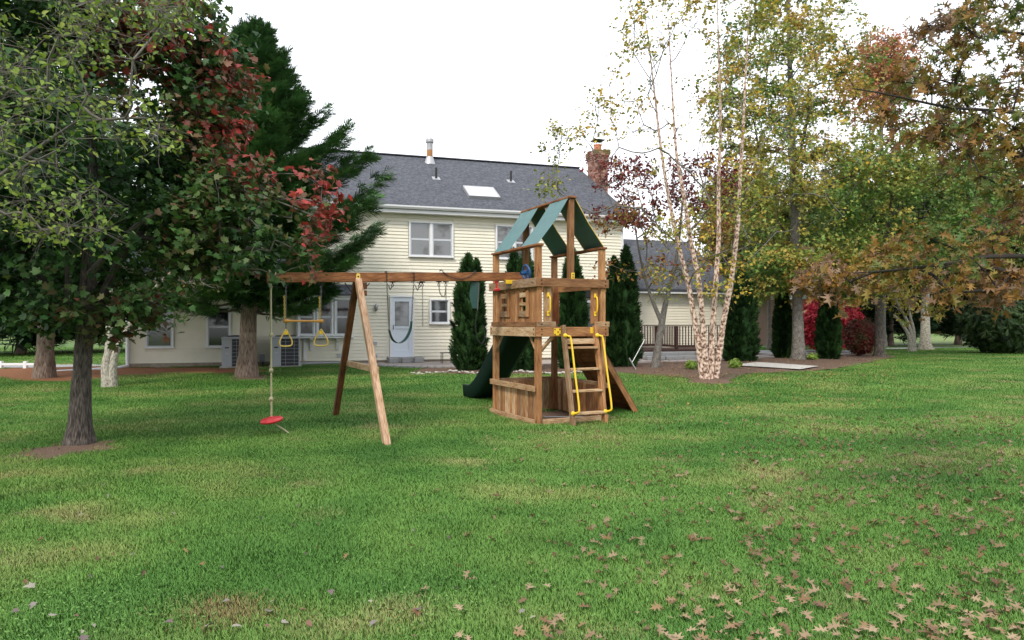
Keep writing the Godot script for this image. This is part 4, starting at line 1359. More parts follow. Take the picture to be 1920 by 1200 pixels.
	bar(bracket, "lip", Vector3(0, -0.03, 0.068), Vector3(0.26, 0.06, 0.006), M.yellow_plastic)
	var fr := node("a_frame", p)
	var top := beam_point(2.72)
	for e in [1.0, -1.0]:
		var foot := Vector3(top.x + 0.04, -0.06, -0.8 + e * 1.64)
		foot.y = -0.03
		var head := top + Vector3(0.03, -0.02, e * 0.05)
		beam(fr, "leg", foot, head - Vector3(0, 0.02, 0), 0.09, 0.09, Vector3.RIGHT, M.wood_pale if e > 0 else wd)
	var half := 0.98
	beam(fr, "cross_bar", Vector3(top.x + 0.085, 0.96, -0.8 + half), Vector3(top.x + 0.085, 0.96, -0.8 - half), 0.09, 0.038, Vector3.UP, ww)
	bar(fr, "head_block", top + Vector3(0.1, -0.13, 0.02), Vector3(0.1, 0.1, 0.2), wd)
	bar(fr, "head_block", top + Vector3(0.11, -0.24, 0.02), Vector3(0.09, 0.08, 0.16), wd)
	var ear := MB.new()
	var oval := PackedVector2Array()
	for k in 16:
		var a := TAU * k / 16
		oval.append(Vector2(cos(a) * 0.032, sin(a) * 0.032 + (0.03 if sin(a) > 0 else -0.05)))
	ear.prism(oval, 0.012, Transform3D(Basis.IDENTITY, top + Vector3(0.03, 0.0, 0.056)))
	var eo := obj("bracket", ear, M.yellow_faded, fr)
	bolts(eo, [top + Vector3(0.03, 0.01, 0.063)], Vector3(0, 0, 1))
	for e in [-0.16, 0.22]:
		beam(fr, "strut", top + Vector3(e * 0.4, -0.22, 0), top + Vector3(e, -0.085, 0), 0.015, 0.015, Vector3(0, 0, 1), M.black_metal)

func beam_point(along: float) -> Vector3:      # on the beam's axis, metres left of the tower's side
	return Vector3(-along, lerpf(2.405, 2.27, along / 4.0), -0.8)

func play_world(q: Vector3) -> Vector3:
	return play_at + Basis(Vector3.UP, PLAY_TURN) * q

func along_beam(px: float) -> float:
	var lo := -0.2
	var hi := 4.2
	for k in 30:
		var mid := (lo + hi) / 2
		var w := play_world(beam_point(mid))
		if 960.0 + FOCAL * w.x / -w.z > px: lo = mid
		else: hi = mid
	return lo

# links of bent wire along a path
func chain(parent: Node3D, called: String, pts: PackedVector3Array, material: Material, link := 0.036, wire := 0.0035) -> MeshInstance3D:
	var c := Curve3D.new()
	for q in pts: c.add_point(q)
	var total := c.get_baked_length()
	var count := maxi(2, int(total / (link * 0.78)))
	var mb := MB.new()
	for k in count:
		var a := c.sample_baked(total * k / count)
		var b := c.sample_baked(total * (k + 1) / count)
		var d := (b - a).normalized()
		var side := d.cross(Vector3(0, 0, 1) if absf(d.z) < 0.9 else Vector3.RIGHT).normalized()
		if k % 2: side = d.cross(side).normalized()
		var m := (a + b) / 2
		var ring := PackedVector3Array()
		for q in 8:
			var w := TAU * q / 8
			ring.append(m + d * (cos(w) * link * 0.5) + side * (sin(w) * link * 0.3))
		var rr := PackedFloat32Array()
		rr.resize(8)
		rr.fill(wire)
		mb.tube(ring, rr, 4, Color.WHITE, false, true)
	return obj(called, mb, material, parent)

func hook(parent: Node3D, at: Vector3) -> void:
	var mb := MB.new()
	mb.box(at + Vector3(0, 0.0, 0), Vector3(0.09, 0.012, 0.03), Basis.IDENTITY, 0.003)
	mb.tube(PackedVector3Array([at, at + Vector3(0, -0.03, 0)]), PackedFloat32Array([0.01, 0.01]), 6)
	var ring := PackedVector3Array()
	for q in 10: ring.append(at + Vector3(cos(TAU * q / 10) * 0.02, -0.05 + sin(TAU * q / 10) * 0.022, 0))
	var rr := PackedFloat32Array()
	rr.resize(10)
	rr.fill(0.005)
	mb.tube(ring, rr, 5, Color.WHITE, false, true)
	obj("hanger", mb, M.black_metal, parent)

func hang(called: String, label: String, category: String, along: float) -> Node3D:
	return thing(called, label, category, play_world(beam_point(along)), PLAY_TURN)

func belt(parent: Node3D, path: Array, wide: float, across := Vector3(0, 0, 1)) -> void:      # a flexible strip seat through the given points
	var pts := smooth_path(path, 20)
	var mb := MB.new()
	for k in pts.size():
		var d := (pts[mini(k + 1, pts.size() - 1)] - pts[maxi(k - 1, 0)]).normalized()
		var nn := d.cross(across).normalized()
		var f := float(k) / (pts.size() - 1)
		var w := wide * (0.55 + 0.45 * sin(PI * clampf(f * 1.0, 0.08, 0.92)))
		for e in [[-0.5, 1.0], [0.5, 1.0], [0.5, -1.0], [-0.5, -1.0]]:
			mb.vert(pts[k] + across * e[0] * w + nn * e[1] * 0.004, nn * e[1])
	for k in pts.size() - 1:
		for e in [[0, 1], [2, 3]]:
			var a: int = k * 4 + e[0]
			var b: int = k * 4 + e[1]
			mb.face(a, b, a + 4)
			mb.face(b, b + 4, a + 4)
	obj("seat", mb, M.green_seat, parent)

func make_swings() -> void:
	var below := 0.07
	# rope with knots and a red disc
	var a0 := along_beam(510)
	var rope := hang("rope_swing", "knotted pale rope tied round the beam end with a red disc seat", "swing", a0)
	var top := Vector3(-0.02, -below, 0.055)
	var w := play_world(beam_point(a0))
	var drop := w.y - 0.22
	var pts := [Vector3(-0.01, 0.09, -0.05), Vector3(0.0, 0.1, 0.02), Vector3(0.02, 0.085, 0.065), Vector3(0.035, 0.03, 0.07), Vector3(0.0, -0.06, 0.065)]
	pipe(rope, "wrap", Array(smooth_path(pts, 16)), 0.017, M.rope, 8)
	pipe(rope, "wrap", Array(smooth_path([Vector3(-0.03, 0.085, 0.05), Vector3(-0.035, 0.095, 0.0), Vector3(-0.03, 0.085, -0.05), Vector3(-0.03, -0.08, -0.05), Vector3(-0.025, -0.1, 0.02)], 16)), 0.015, M.rope, 8)
	pipe(rope, "rope", [top + Vector3(0, -0.02, -0.03), Vector3(-0.015, -drop * 0.5, 0.03), Vector3(-0.005, -drop + 0.02, 0.02)], 0.0135, M.rope, 8)
	for f in [0.4, 0.65, 0.85, 0.26]:
		if f == 0.26: continue
		var kn := MB.new()
		kn.lathe([Vector2(0.0, -0.035), Vector2(0.022, -0.026), Vector2(0.03, -0.005), Vector2(0.024, 0.02), Vector2(0.0, 0.035)], 10, Transform3D(Basis(Vector3(0, 0, 1), 0.5), Vector3(-0.015, -drop * f, 0.03)))
		var ring := PackedVector3Array()
		for q in 12: ring.append(Vector3(-0.015, -drop * f, 0.03) + Basis(Vector3(0, 0, 1), 0.6) * Vector3(cos(TAU * q / 12) * 0.022, 0.006 * sin(q * 2.0), sin(TAU * q / 12) * 0.022))
		var rr := PackedFloat32Array()
		rr.resize(12)
		rr.fill(0.0135)
		kn.tube(ring, rr, 7, Color.WHITE, false, true)
		obj("knot", kn, M.rope, rope)
	var disc := MB.new()
	disc.lathe([Vector2(0.0, -0.03), Vector2(0.1, -0.032), Vector2(0.15, -0.022), Vector2(0.162, 0.0), Vector2(0.15, 0.022), Vector2(0.1, 0.034), Vector2(0.035, 0.04), Vector2(0.03, 0.055), Vector2(0.0, 0.055)], 28, Transform3D(Basis(Vector3(0, 0, 1), 0.16) * Basis(Vector3.RIGHT, 0.06), Vector3(-0.005, -drop, 0.02)))
	obj("disc_seat", disc, M.red_plastic, rope)
	pipe(rope, "rope_tail", Array(smooth_path([Vector3(0.02, -drop - 0.03, 0.02), Vector3(0.07, -drop - 0.08, 0.03), Vector3(0.16, -drop - 0.14, 0.05), Vector3(0.24, -drop - 0.21, 0.06)], 12)), 0.012, M.rope, 7)
	# trapeze with rings
	var a1 := along_beam(536)
	var a2 := along_beam(602)
	var tr := hang("trapeze_bar", "orange trapeze bar with two yellow triangular rings on short chains", "trapeze", (a1 + a2) / 2)
	var half := (a1 - a2) / 2
	for e in [-1.0, 1.0]:
		hook(tr, Vector3(e * half, -below - 0.005 - e * 0.006, 0))
		chain(tr, "chain", PackedVector3Array([Vector3(e * half, -0.13, 0), Vector3(e * half, -0.62, 0)]), M.chain_steel)
		chain(tr, "chain", PackedVector3Array([Vector3(e * half - 0.025, -0.28, 0.015), Vector3(e * half - 0.02, -0.62, 0.015)]), M.yellow_faded, 0.036, 0.0042)
		chain(tr, "chain", PackedVector3Array([Vector3(e * half, -0.66, 0), Vector3(e * half, -0.77, 0)]), M.chain_black)
		var g := MB.new()
		var tri := smooth_path([Vector3(0, 0.13, 0), Vector3(0.045, 0.06, 0), Vector3(0.098, -0.045, 0), Vector3(0.09, -0.1, 0), Vector3(0.05, -0.115, 0), Vector3(0, -0.117, 0), Vector3(-0.05, -0.115, 0), Vector3(-0.09, -0.1, 0), Vector3(-0.098, -0.045, 0), Vector3(-0.045, 0.06, 0), Vector3(0, 0.13, 0)], 36)
		tri.resize(36)
		for q in tri.size(): tri[q] = Basis(Vector3.UP, -0.35 * e) * tri[q] + Vector3(e * half, -0.89, 0)
		var rr := PackedFloat32Array()
		rr.resize(tri.size())
		rr.fill(0.0105)
		g.tube(tri, rr, 8, Color.WHITE, false, true)
		var ro := obj("ring", g, M.yellow_faded, tr)
		bar(ro, "gusset", Vector3(e * half, -0.815, 0), Vector3(0.055, 0.05, 0.02), M.yellow_plastic)
	var barm := MB.new()
	barm.lathe([Vector2(0, -half - 0.03), Vector2(0.026, -half - 0.03), Vector2(0.026, -half + 0.03), Vector2(0.016, -half + 0.07), Vector2(0.014, 0.0), Vector2(0.016, half - 0.07), Vector2(0.026, half - 0.03), Vector2(0.026, half + 0.03), Vector2(0, half + 0.03)], 12, Transform3D(Basis(Vector3(0, 0, 1), PI / 2), Vector3(0, -0.64, 0)))
	obj("bar", barm, M.orange_plastic, tr)
	# belt swing
	a1 = along_beam(723)
	a2 = along_beam(774)
	var c := (a1 + a2) / 2
	half = (a1 - a2) / 2
	var bs := hang("belt_swing", "dark green belt swing hanging level on two black chains", "swing", c)
	for q in [[-half, -0.82, -half * 0.78], [half, -0.68, half * 0.86]]:
		chain(bs, "chain", PackedVector3Array([Vector3(q[0], 0.075, 0.05), Vector3(q[0], -0.05, 0.055), Vector3(q[2], q[1], 0.03)]), M.chain_black)
		chain(bs, "chain", PackedVector3Array([Vector3(q[0], 0.075, 0.05), Vector3(q[0], 0.078, -0.05), Vector3(q[0], -0.08, -0.05)]), M.chain_black)
		hook(bs, Vector3(q[0] + 0.11, -below - 0.01, 0))
		chain(bs, "chain", PackedVector3Array([Vector3(q[0] + 0.11, -0.13, 0), Vector3(q[0] + 0.07, -0.2, 0.02), Vector3(q[0] + 0.02, -0.12, 0.05)]), M.chain_black)
	belt(bs, [Vector3(-half * 0.78, -0.83, 0.03), Vector3(-half * 0.55, -0.97, 0.03), Vector3(-half * 0.1, -1.03, 0.03), Vector3(half * 0.4, -0.97, 0.03), Vector3(half * 0.75, -0.83, 0.03), Vector3(half * 0.86, -0.69, 0.03)], 0.14)
	# loose chains
	for q in [[792, -0.78, "single rusty chain hanging straight down from a beam hook, beside the level belt swing"], [836, -0.6, "short chain looped below the beam between two hooks"]]:
		var lc := hang("hanging_chain", q[2], "chain", along_beam(q[0]))
		hook(lc, Vector3(0, -below - 0.01, 0))
		chain(lc, "chain", PackedVector3Array([Vector3(0, -0.13, 0), Vector3(0.005, q[1], 0)]), M.chain_steel, 0.032, 0.003)
		if q[0] > 800:
			hook(lc, Vector3(-0.12, -below - 0.01, 0))
			chain(lc, "chain", PackedVector3Array(smooth_path([Vector3(-0.12, -0.13, 0), Vector3(-0.1, -0.26, 0), Vector3(-0.04, -0.33, 0), Vector3(-0.01, -0.26, 0), Vector3(0, -0.15, 0)], 12)), M.chain_black)
	# second belt swing, thrown over the beam
	var a3 := along_beam(893)
	var ts := hang("belt_swing", "green belt swing thrown over the beam, its seat hanging upright before a conifer", "swing", a3)
	var over := along_beam(826) - a3
	chain(ts, "chain", PackedVector3Array(smooth_path([Vector3(-over, 0.08, -0.04), Vector3(-over, 0.085, 0.05), Vector3(-over + 0.1, 0.0, 0.07), Vector3(-over + 0.28, -0.05, 0.07), Vector3(-over + 0.45, -0.02, 0.07), Vector3(-0.03, 0.085, 0.05), Vector3(-0.02, 0.085, -0.05)], 24)), M.chain_black)
	hook(ts, Vector3(-0.02, -below - 0.01, 0))
	belt(ts, [Vector3(-0.03, -0.08, 0.0), Vector3(-0.035, -0.2, 0.0), Vector3(-0.04, -0.35, 0.0), Vector3(-0.02, -0.52, 0.01)], 0.15, Vector3(0.9, 0, 0.43))
	chain(ts, "chain", PackedVector3Array([Vector3(0.03, -0.1, 0.04), Vector3(0.02, -0.3, 0.05), Vector3(0.0, -0.55, 0.05)]), M.chain_steel)
	chain(ts, "chain", PackedVector3Array(smooth_path([Vector3(0.0, -0.55, 0.05), Vector3(-0.03, -0.75, 0.04), Vector3(0.0, -1.0, 0.03), Vector3(0.08, -1.1, 0.03), Vector3(0.14, -1.0, 0.03), Vector3(0.12, -0.8, 0.02)], 16)), M.chain_black)

# ---------------------------------------------------------------- trees
# stems: [[points, radius at the foot, radius at the tip], ...]; clusters: where the leaf clumps hang. Every clump is joined by a limb to the
# nearest wood below it, and each limb is as thick as the number of clumps it carries asks for.
func tree(called: String, label: String, group: String, base: Vector3, stems: Array, clusters: Array, o: Dictionary) -> Node3D:
	var root: Node3D = o.into if o.has("into") else thing(called, label, "tree", base, 0.0, group)
	if o.has("into"): base = root.position
	var pos := PackedVector3Array()
	var par := PackedInt32Array()
	var own := PackedFloat32Array()      # stem radius, or 0 for limbs
	var tm := MB.new()
	for s in stems:
		var line := smooth_path(s[0], maxi(6, (s[0].size() - 1) * 4))
		var rr := PackedFloat32Array()
		for k in line.size():
			var f := float(k) / (line.size() - 1)
			var r := lerpf(s[1], s[2], pow(f, o.get("taper", 0.8)))
			if line[k].y - base.y < 0.35: r *= 1.0 + o.get("flare", 0.5) * pow(1.0 - clampf((line[k].y - base.y) / 0.35, 0, 1), 2.0)
			r *= 1.0 + 0.08 * noise_b.get_noise_2d(line[k].y * 3.0, s[1] * 50.0)
			rr.append(r)
			pos.append(line[k] - base)
			par.append(pos.size() - 2 if k > 0 else -1)
			own.append(r)
		var local := PackedVector3Array()
		for q in line: local.append(q - base)
		var first_vert := tm.v.size()
		tm.tube(local, rr, 12)
		var shift := Vector2(rng.randf(), rng.randf() * 3.0)      # no two stems show the same bark
		for q in range(first_vert, tm.v.size()): tm.t[q] += shift
	if not o.has("into"): obj("trunk", tm, o.bark, root)
	# limbs
	var order := []
	var axis: Vector3 = stems[0][0][stems[0][0].size() / 2]
	var bare: Array = o.get("bare", [])
	for e in clusters + bare:      # a place, or a place with the leaf colour seen there
		var c: Vector3 = e[0] if e is Array else e
		order.append([Vector2(c.x - axis.x, c.z - axis.z).length() + 0.3 * absf(c.y - axis.y), c - base, order.size() < clusters.size(), e[1] if e is Array else o.get("tone", 0.5)])
	order.sort_custom(func(a, b): return a[0] < b[0])
	var rise: float = o.get("rise", 0.6)
	var low: float = o.get("first", 1.0)
	var chains := []
	var count := PackedInt32Array()
	count.resize(pos.size())
	for e in order:
		var c: Vector3 = e[1]
		var best := -1
		var least := 1e9
		for k in pos.size():
			var d := c - pos[k]
			if pos[k].y < low: continue
			var cost := d.length() + maxf(0.0, rise * Vector2(d.x, d.z).length() - d.y) * 0.8
			if own[k] > 0.0: cost += 0.15
			if cost < least: least = cost; best = k
		if best < 0: best = pos.size() - 1
		var a := pos[best]
		var l := a.distance_to(c)
		var n := clampi(int(l / o.get("seg", 0.4)), 2, 7)
		var ctrl := a + (c - a) * 0.5 + Vector3(0, o.get("arch", 0.12) * l, 0) + ball() * l * 0.1
		var ids := [best]
		var last := best
		for k in range(1, n + 1):
			var f := float(k) / n
			var q: Vector3 = a.lerp(ctrl, f).lerp(ctrl.lerp(c, f), f) + (ball() * l * o.get("wobble", 0.035) if k < n else Vector3.ZERO)
			pos.append(q); par.append(last); own.append(0.0); count.append(0)
			last = pos.size() - 1
			ids.append(last)
		chains.append(ids)
		while last >= 0:
			count[last] += 1
			last = par[last]
	var bm := tm if o.has("into") else MB.new()
	var twig: float = o.get("twig", 0.006)
	for ids in chains:
		var pts := PackedVector3Array()
		var rr := PackedFloat32Array()
		for k in ids.size():
			pts.append(pos[ids[k]])
			var r := twig * pow(maxf(count[ids[k]], 1), 0.48)
			if k == 0:
				r = twig * pow(count[ids[1]], 0.48) * 1.15
				if own[ids[0]] > 0.0: r = minf(r, own[ids[0]] * 0.8)
			rr.append(r)
		bm.tube(pts, rr, 6 if rr[0] > 0.02 else 4)
	# twigs and leaves
	var places := []
	var tints := PackedColorArray()
	var kinds: int = o.leaf_set.size() if o.has("leaf_set") else 1
	var sets := []
	var set_tints := []
	for k in kinds:
		sets.append([])
		set_tints.append([])
	var reach: float = o.get("reach", 0.4)
	var flat: float = o.get("flat", 0.75)
	var pal: Array = o.palette
	var per: int = o.get("leaves", 50)
	var droop: float = o.get("droop", 0.0)
	for e in order:
		var c: Vector3 = e[1]
		var rc := reach * rng.randf_range(0.75, 1.25)
		var tips := []
		for k in int(o.get("twigs", 4)):
			var d := ball() * rc
			d.y = d.y * flat - droop * rc
			tips.append(d)
			var mid := d * 0.5 + ball() * rc * 0.12
			bm.tube(PackedVector3Array([c, c + mid, c + d]), PackedFloat32Array([twig * 0.8, twig * 0.6, twig * 0.3]), 3)
		var tone_c: float = e[3] + o.get("vary", 0.5) * noise_b.get_noise_3d(c.x * o.get("freq", 0.5), c.y * o.get("freq", 0.5), c.z * o.get("freq", 0.5)) * 1.6
		var num := int(per * rng.randf_range(0.7, 1.3))
		if not e[2]: num = 0
		for k in num:
			var q: Vector3
			if tips.size() and rng.randf() < o.get("cling", 0.6):
				q = c + tips[rng.randi() % tips.size()] * rng.randf_range(0.35, 1.05) + ball() * rc * 0.16
			else:
				var d := ball() * rc
				d.y = d.y * flat - droop * rc * 0.5
				q = c + d
			var nn := (ball() + Vector3(0, o.get("lift", 0.7), 0) + (q * Vector3(1, 0, 1)).normalized() * 0.35).normalized()
			var turned := Transform3D(facing(nn, rng.randf() * TAU, o.leaf_size * rng.randf_range(0.7, 1.25)), q)
			if kinds > 1: sets[places.size() % kinds].append(turned)
			places.append(turned)
			var col := pick(pal, tone_c + rng.randfn(0.0, o.get("mix", 0.14)))
			var v := rng.randf_range(0.8, 1.2)
			tints.append(Color(col.r * v, col.g * v, col.b * v))
			if kinds > 1: set_tints[(places.size() - 1) % kinds].append(tints[tints.size() - 1])
	obj("branches", bm, o.get("twig_bark", o.bark), root)
	if kinds == 1: foliage("crown", o.leaf, places, tints, root, M.leaf)
	else:
		for k in kinds: foliage("crown", o.leaf_set[k], sets[k], PackedColorArray(set_tints[k]), root, M.leaf)
	return root

func in_ellipsoid(count: int, at: Vector3, r: Vector3, hollow := 0.35, floor_y := -100.0, gaps := 0.0) -> Array:
	var out := []
	var tries := 0
	while out.size() < count and tries < count * 30:
		tries += 1
		var d := ball()
		if d.length() < hollow: continue
		var p := at + d * r
		if p.y < floor_y: continue
		if gaps > 0.0 and noise_b.get_noise_3d(p.x * 0.8, p.y * 0.8, p.z * 0.8) < gaps - 0.45: continue
		out.append(p)
	return out

func in_window(count: int, x0: float, x1: float, y0: float, y1: float, near: float, far: float, gaps := 0.0) -> Array:      # seen through a pixel box, at known distances
	var out := []
	var tries := 0
	while out.size() < count and tries < count * 30:
		tries += 1
		var p := at_px(rng.randf_range(x0, x1), rng.randf_range(y0, y1), rng.randf_range(near, far))
		if gaps > 0.0 and noise_b.get_noise_3d(p.x * 0.8, p.y * 0.8, p.z * 0.8) < gaps - 0.45: continue
		out.append(p)
	return out

func toned(list: Array, tone: float) -> Array:
	var out := []
	for p in list: out.append([p, tone])
	return out

func px_line(list: Array, depth: float) -> Array:
	var out := []
	for q in list: out.append(at_px(q[0], q[1], depth + (q[2] if q.size() > 2 else 0.0)))
	return out

# a conifer with layered, feathery boughs
func conifer(called: String, label: String, group: String, base: Vector3, height: float, span: float, trunk_r: float, first: float, boughs: int, pal: Array, bark: Material, spray := 0.42, dense := 1.0) -> Node3D:
	var root := thing(called, label, "tree", base, 0.0, group)
	var tm := MB.new()
	var line := PackedVector3Array()
	var rr := PackedFloat32Array()
	for k in 15:
		var f := k / 14.0
		line.append(Vector3(0.05 * sin(f * 5.0) + 0.2 * f * f, f * height * 0.97 - 0.05, 0.05 * cos(f * 4.0)))
		rr.append(trunk_r * (1.0 - f * 0.96) * (1.0 + 0.35 * pow(maxf(0.0, 1.0 - f * 14.0), 2.0)))
	tm.tube(line, rr, 14)
	obj("trunk", tm, bark, root)
	var bm := MB.new()
	var places := []
	var tints := PackedColorArray()
	for k in boughs:
		var f := pow((k + rng.randf()) / boughs, 0.85)
		var y := lerpf(first, height * 0.985, f)
		# widest a quarter of the way up, narrowing to the tip
		var prof := minf(0.9, (1.0 - f) * 1.15) * (0.8 + 0.2 * smoothstep(0.0, 0.2, f))
		var a := k * 2.399 + rng.randf_range(-0.5, 0.5)
		var l := span * prof * rng.randf_range(0.55, 1.2) + 0.08
		var out := Vector3(cos(a), 0, sin(a))
		var side := Vector3(-sin(a), 0, cos(a))
		var up0 := lerpf(0.12, 0.7, f)
		var pts := PackedVector3Array()
		var r2 := PackedFloat32Array()
		for q in 6:
			var g := q / 5.0
			pts.append(Vector3(0.2 * f * f, y, 0) + out * l * g + Vector3(0, l * (up0 * g * 0.6 + 0.18 * g * g - 0.12 * sin(g * PI)), 0) + side * l * 0.06 * sin(g * 4.0 + k))
			r2.append(maxf(0.006, trunk_r * 0.16 * (1.0 - g) * (1.0 - f * 0.7)))
		bm.tube(pts, r2, 5)
		var shoots := int((14 + l * 24.0) * dense)
		for q in shoots:
			var g := rng.randf_range(0.12 if f > 0.25 else 0.3, 1.0)
			var seg := mini(int(g * 5.0), 4)
			var p := pts[seg].lerp(pts[seg + 1], g * 5.0 - seg)
			var wide := l * 0.24 * (1.15 - g) + 0.14
			var sd := rng.randf_range(-1.0, 1.0)
			p += side * sd * wide + Vector3(0, rng.randf_range(-0.12, 0.1), 0) + out * rng.randf_range(-0.1, 0.1)
			var dir := (out * (0.5 + g) + side * sd * 0.9 + Vector3(0, rng.randf_range(-0.1, 0.65) + f * 0.4, 0) + ball() * 0.3).normalized()
			var nn := (Vector3.UP + ball() * 0.8).normalized()
			var x := dir.cross(nn).normalized()
			var s := spray * rng.randf_range(0.65, 1.2)
			places.append(Transform3D(Basis(x * s, dir * s, x.cross(dir) * s), p))
			var tone := 0.4 + 0.35 * noise_b.get_noise_3d(p.x * 0.7, p.y * 0.7, p.z * 0.7) * 1.5 + rng.randfn(0.0, 0.17) + 0.12 * (g - 0.5)
			tints.append(pick(pal, tone))
	obj("branches", bm, bark, root)
	foliage("crown", LEAF.spray, places, tints, root, M.needle)
	return root

# clipped columns: fans of scale leaves standing on a spindle, over a dense inside
func column(label: String, base: Vector3, height: float, wide: float, tops: Array, count: int, pal: Array) -> Node3D:
	var root := thing("arborvitae", label, "tree", base, 0.0, "clipped arborvitae columns by the house")
	var radius := func(f: float) -> float:
		return wide * 0.5 * (0.8 + 0.2 * smoothstep(0.0, 0.12, f)) * pow(maxf(0.0, 1.0 - pow(f, 2.6)), 0.62)
	var places := []
	var tints := PackedColorArray()
	var core := MB.new()
	var stem := MB.new()
	for tp in tops:      # [x offset, z offset, height share, width share]
		var prof := []
		for k in 13:
			var f := k / 12.0
			prof.append(Vector2(maxf(0.001, radius.call(f) * tp[3] * 0.76 - 0.03), f * height * tp[2] + 0.06))
		core.lathe(prof, 14, Transform3D(Basis.IDENTITY, Vector3(tp[0], 0, tp[1])))
		stem.tube(PackedVector3Array([Vector3(tp[0], -0.05, tp[1]), Vector3(tp[0], height * tp[2] * 0.8, tp[1])]), PackedFloat32Array([0.06, 0.02]), 7)
		for k in int(count / tops.size()):
			var f := pow(rng.randf(), 0.9)
			var a := rng.randf() * TAU
			var r: float = radius.call(f) * tp[3]
			var bump := 1.0 + 0.3 * noise_b.get_noise_3d(cos(a) * 1.6 + base.x * 7.0, f * height * 1.3, sin(a) * 1.6) + rng.randf_range(-0.04, 0.06)
			var out := Vector3(cos(a), 0, sin(a))
			var s := rng.randf_range(0.12, 0.29)
			var p := Vector3(tp[0], f * height * tp[2], tp[1]) + out * (r * bump - 0.1) + Vector3(0, rng.randf_range(-0.05, 0.03), 0)
			var dir := (out * rng.randf_range(0.35, 1.0) + Vector3(0, 0.9 + f * 0.5, 0) + ball() * 0.35).normalized()
			var nn := (out.cross(Vector3.UP) + ball() * 0.9).normalized()
			var x := dir.cross(nn).normalized()
			places.append(Transform3D(Basis(x * s, dir * s, x.cross(dir) * s), p))
			tints.append(pick(pal, 0.45 + 0.5 * noise_b.get_noise_3d(p.x * 2.5 + base.x, p.y * 2.5, p.z * 2.5) + rng.randfn(0.0, 0.24)))
	obj("trunk", stem, M.bark_twig, root)
	var inside := MB.new()
	inside = core
	for q in inside.c.size(): inside.c[q] = pal[2]
	obj("inner_foliage", inside, M.needle, root)
	foliage("crown", LEAF.fan, places, tints, root, M.needle)
	return root

# rounded bushes: leaves on short twigs over a domed mass
func bush(called: String, label: String, category: String, base: Vector3, r: Vector3, count: int, leaf: Array, size: float, pal: Array, group := "") -> Node3D:
	var root := thing(called, label, category, base, 0.0, group)
	var st := MB.new()
	for k in 9:
		var a := TAU * k / 9 + rng.randf() * 0.4
		st.tube(PackedVector3Array([Vector3(cos(a) * 0.06, -0.03, sin(a) * 0.06), Vector3(cos(a) * r.x * 0.25, r.y * 0.5, sin(a) * r.z * 0.25), Vector3(cos(a) * r.x * 0.55, r.y * 1.3, sin(a) * r.z * 0.55)]), PackedFloat32Array([0.025, 0.018, 0.006]), 5)
	obj("stems", st, M.bark_twig, root)
	var core := MB.new()
	var prof := []
	for k in 9:
		var a := -PI / 2 + PI * k / 8
		prof.append(Vector2(maxf(0.001, cos(a) * 0.74), sin(a) * 0.76))
	core.lathe(prof, 14, Transform3D(Basis.from_scale(r), Vector3(0, r.y * 1.05, 0)), pal[1])
	obj("inner_foliage", core, M.needle, root)
	var places := []
	var tints := PackedColorArray()
	for k in count:
		var d := ball().normalized() * rng.randf_range(0.72, 1.0)
		d *= 1.0 + 0.14 * noise_b.get_noise_3d(d.x * 2.0 + base.x, d.y * 2.0, d.z * 2.0 + base.z)
		var p := Vector3(d.x * r.x, r.y * 1.05 + d.y * r.y, d.z * r.z)
		if p.y < 0.04: continue
		places.append(Transform3D(facing((d + ball() * 0.8 + Vector3(0, 0.3, 0)).normalized(), rng.randf() * TAU, size * rng.randf_range(0.7, 1.3)), p))
		tints.append(pick(pal, 0.5 + 0.5 * noise_b.get_noise_3d(p.x * 1.5, p.y * 1.5, p.z * 1.5) + rng.randfn(0.0, 0.2)))
	foliage("crown", leaf, places, tints, root, M.leaf)
	return root

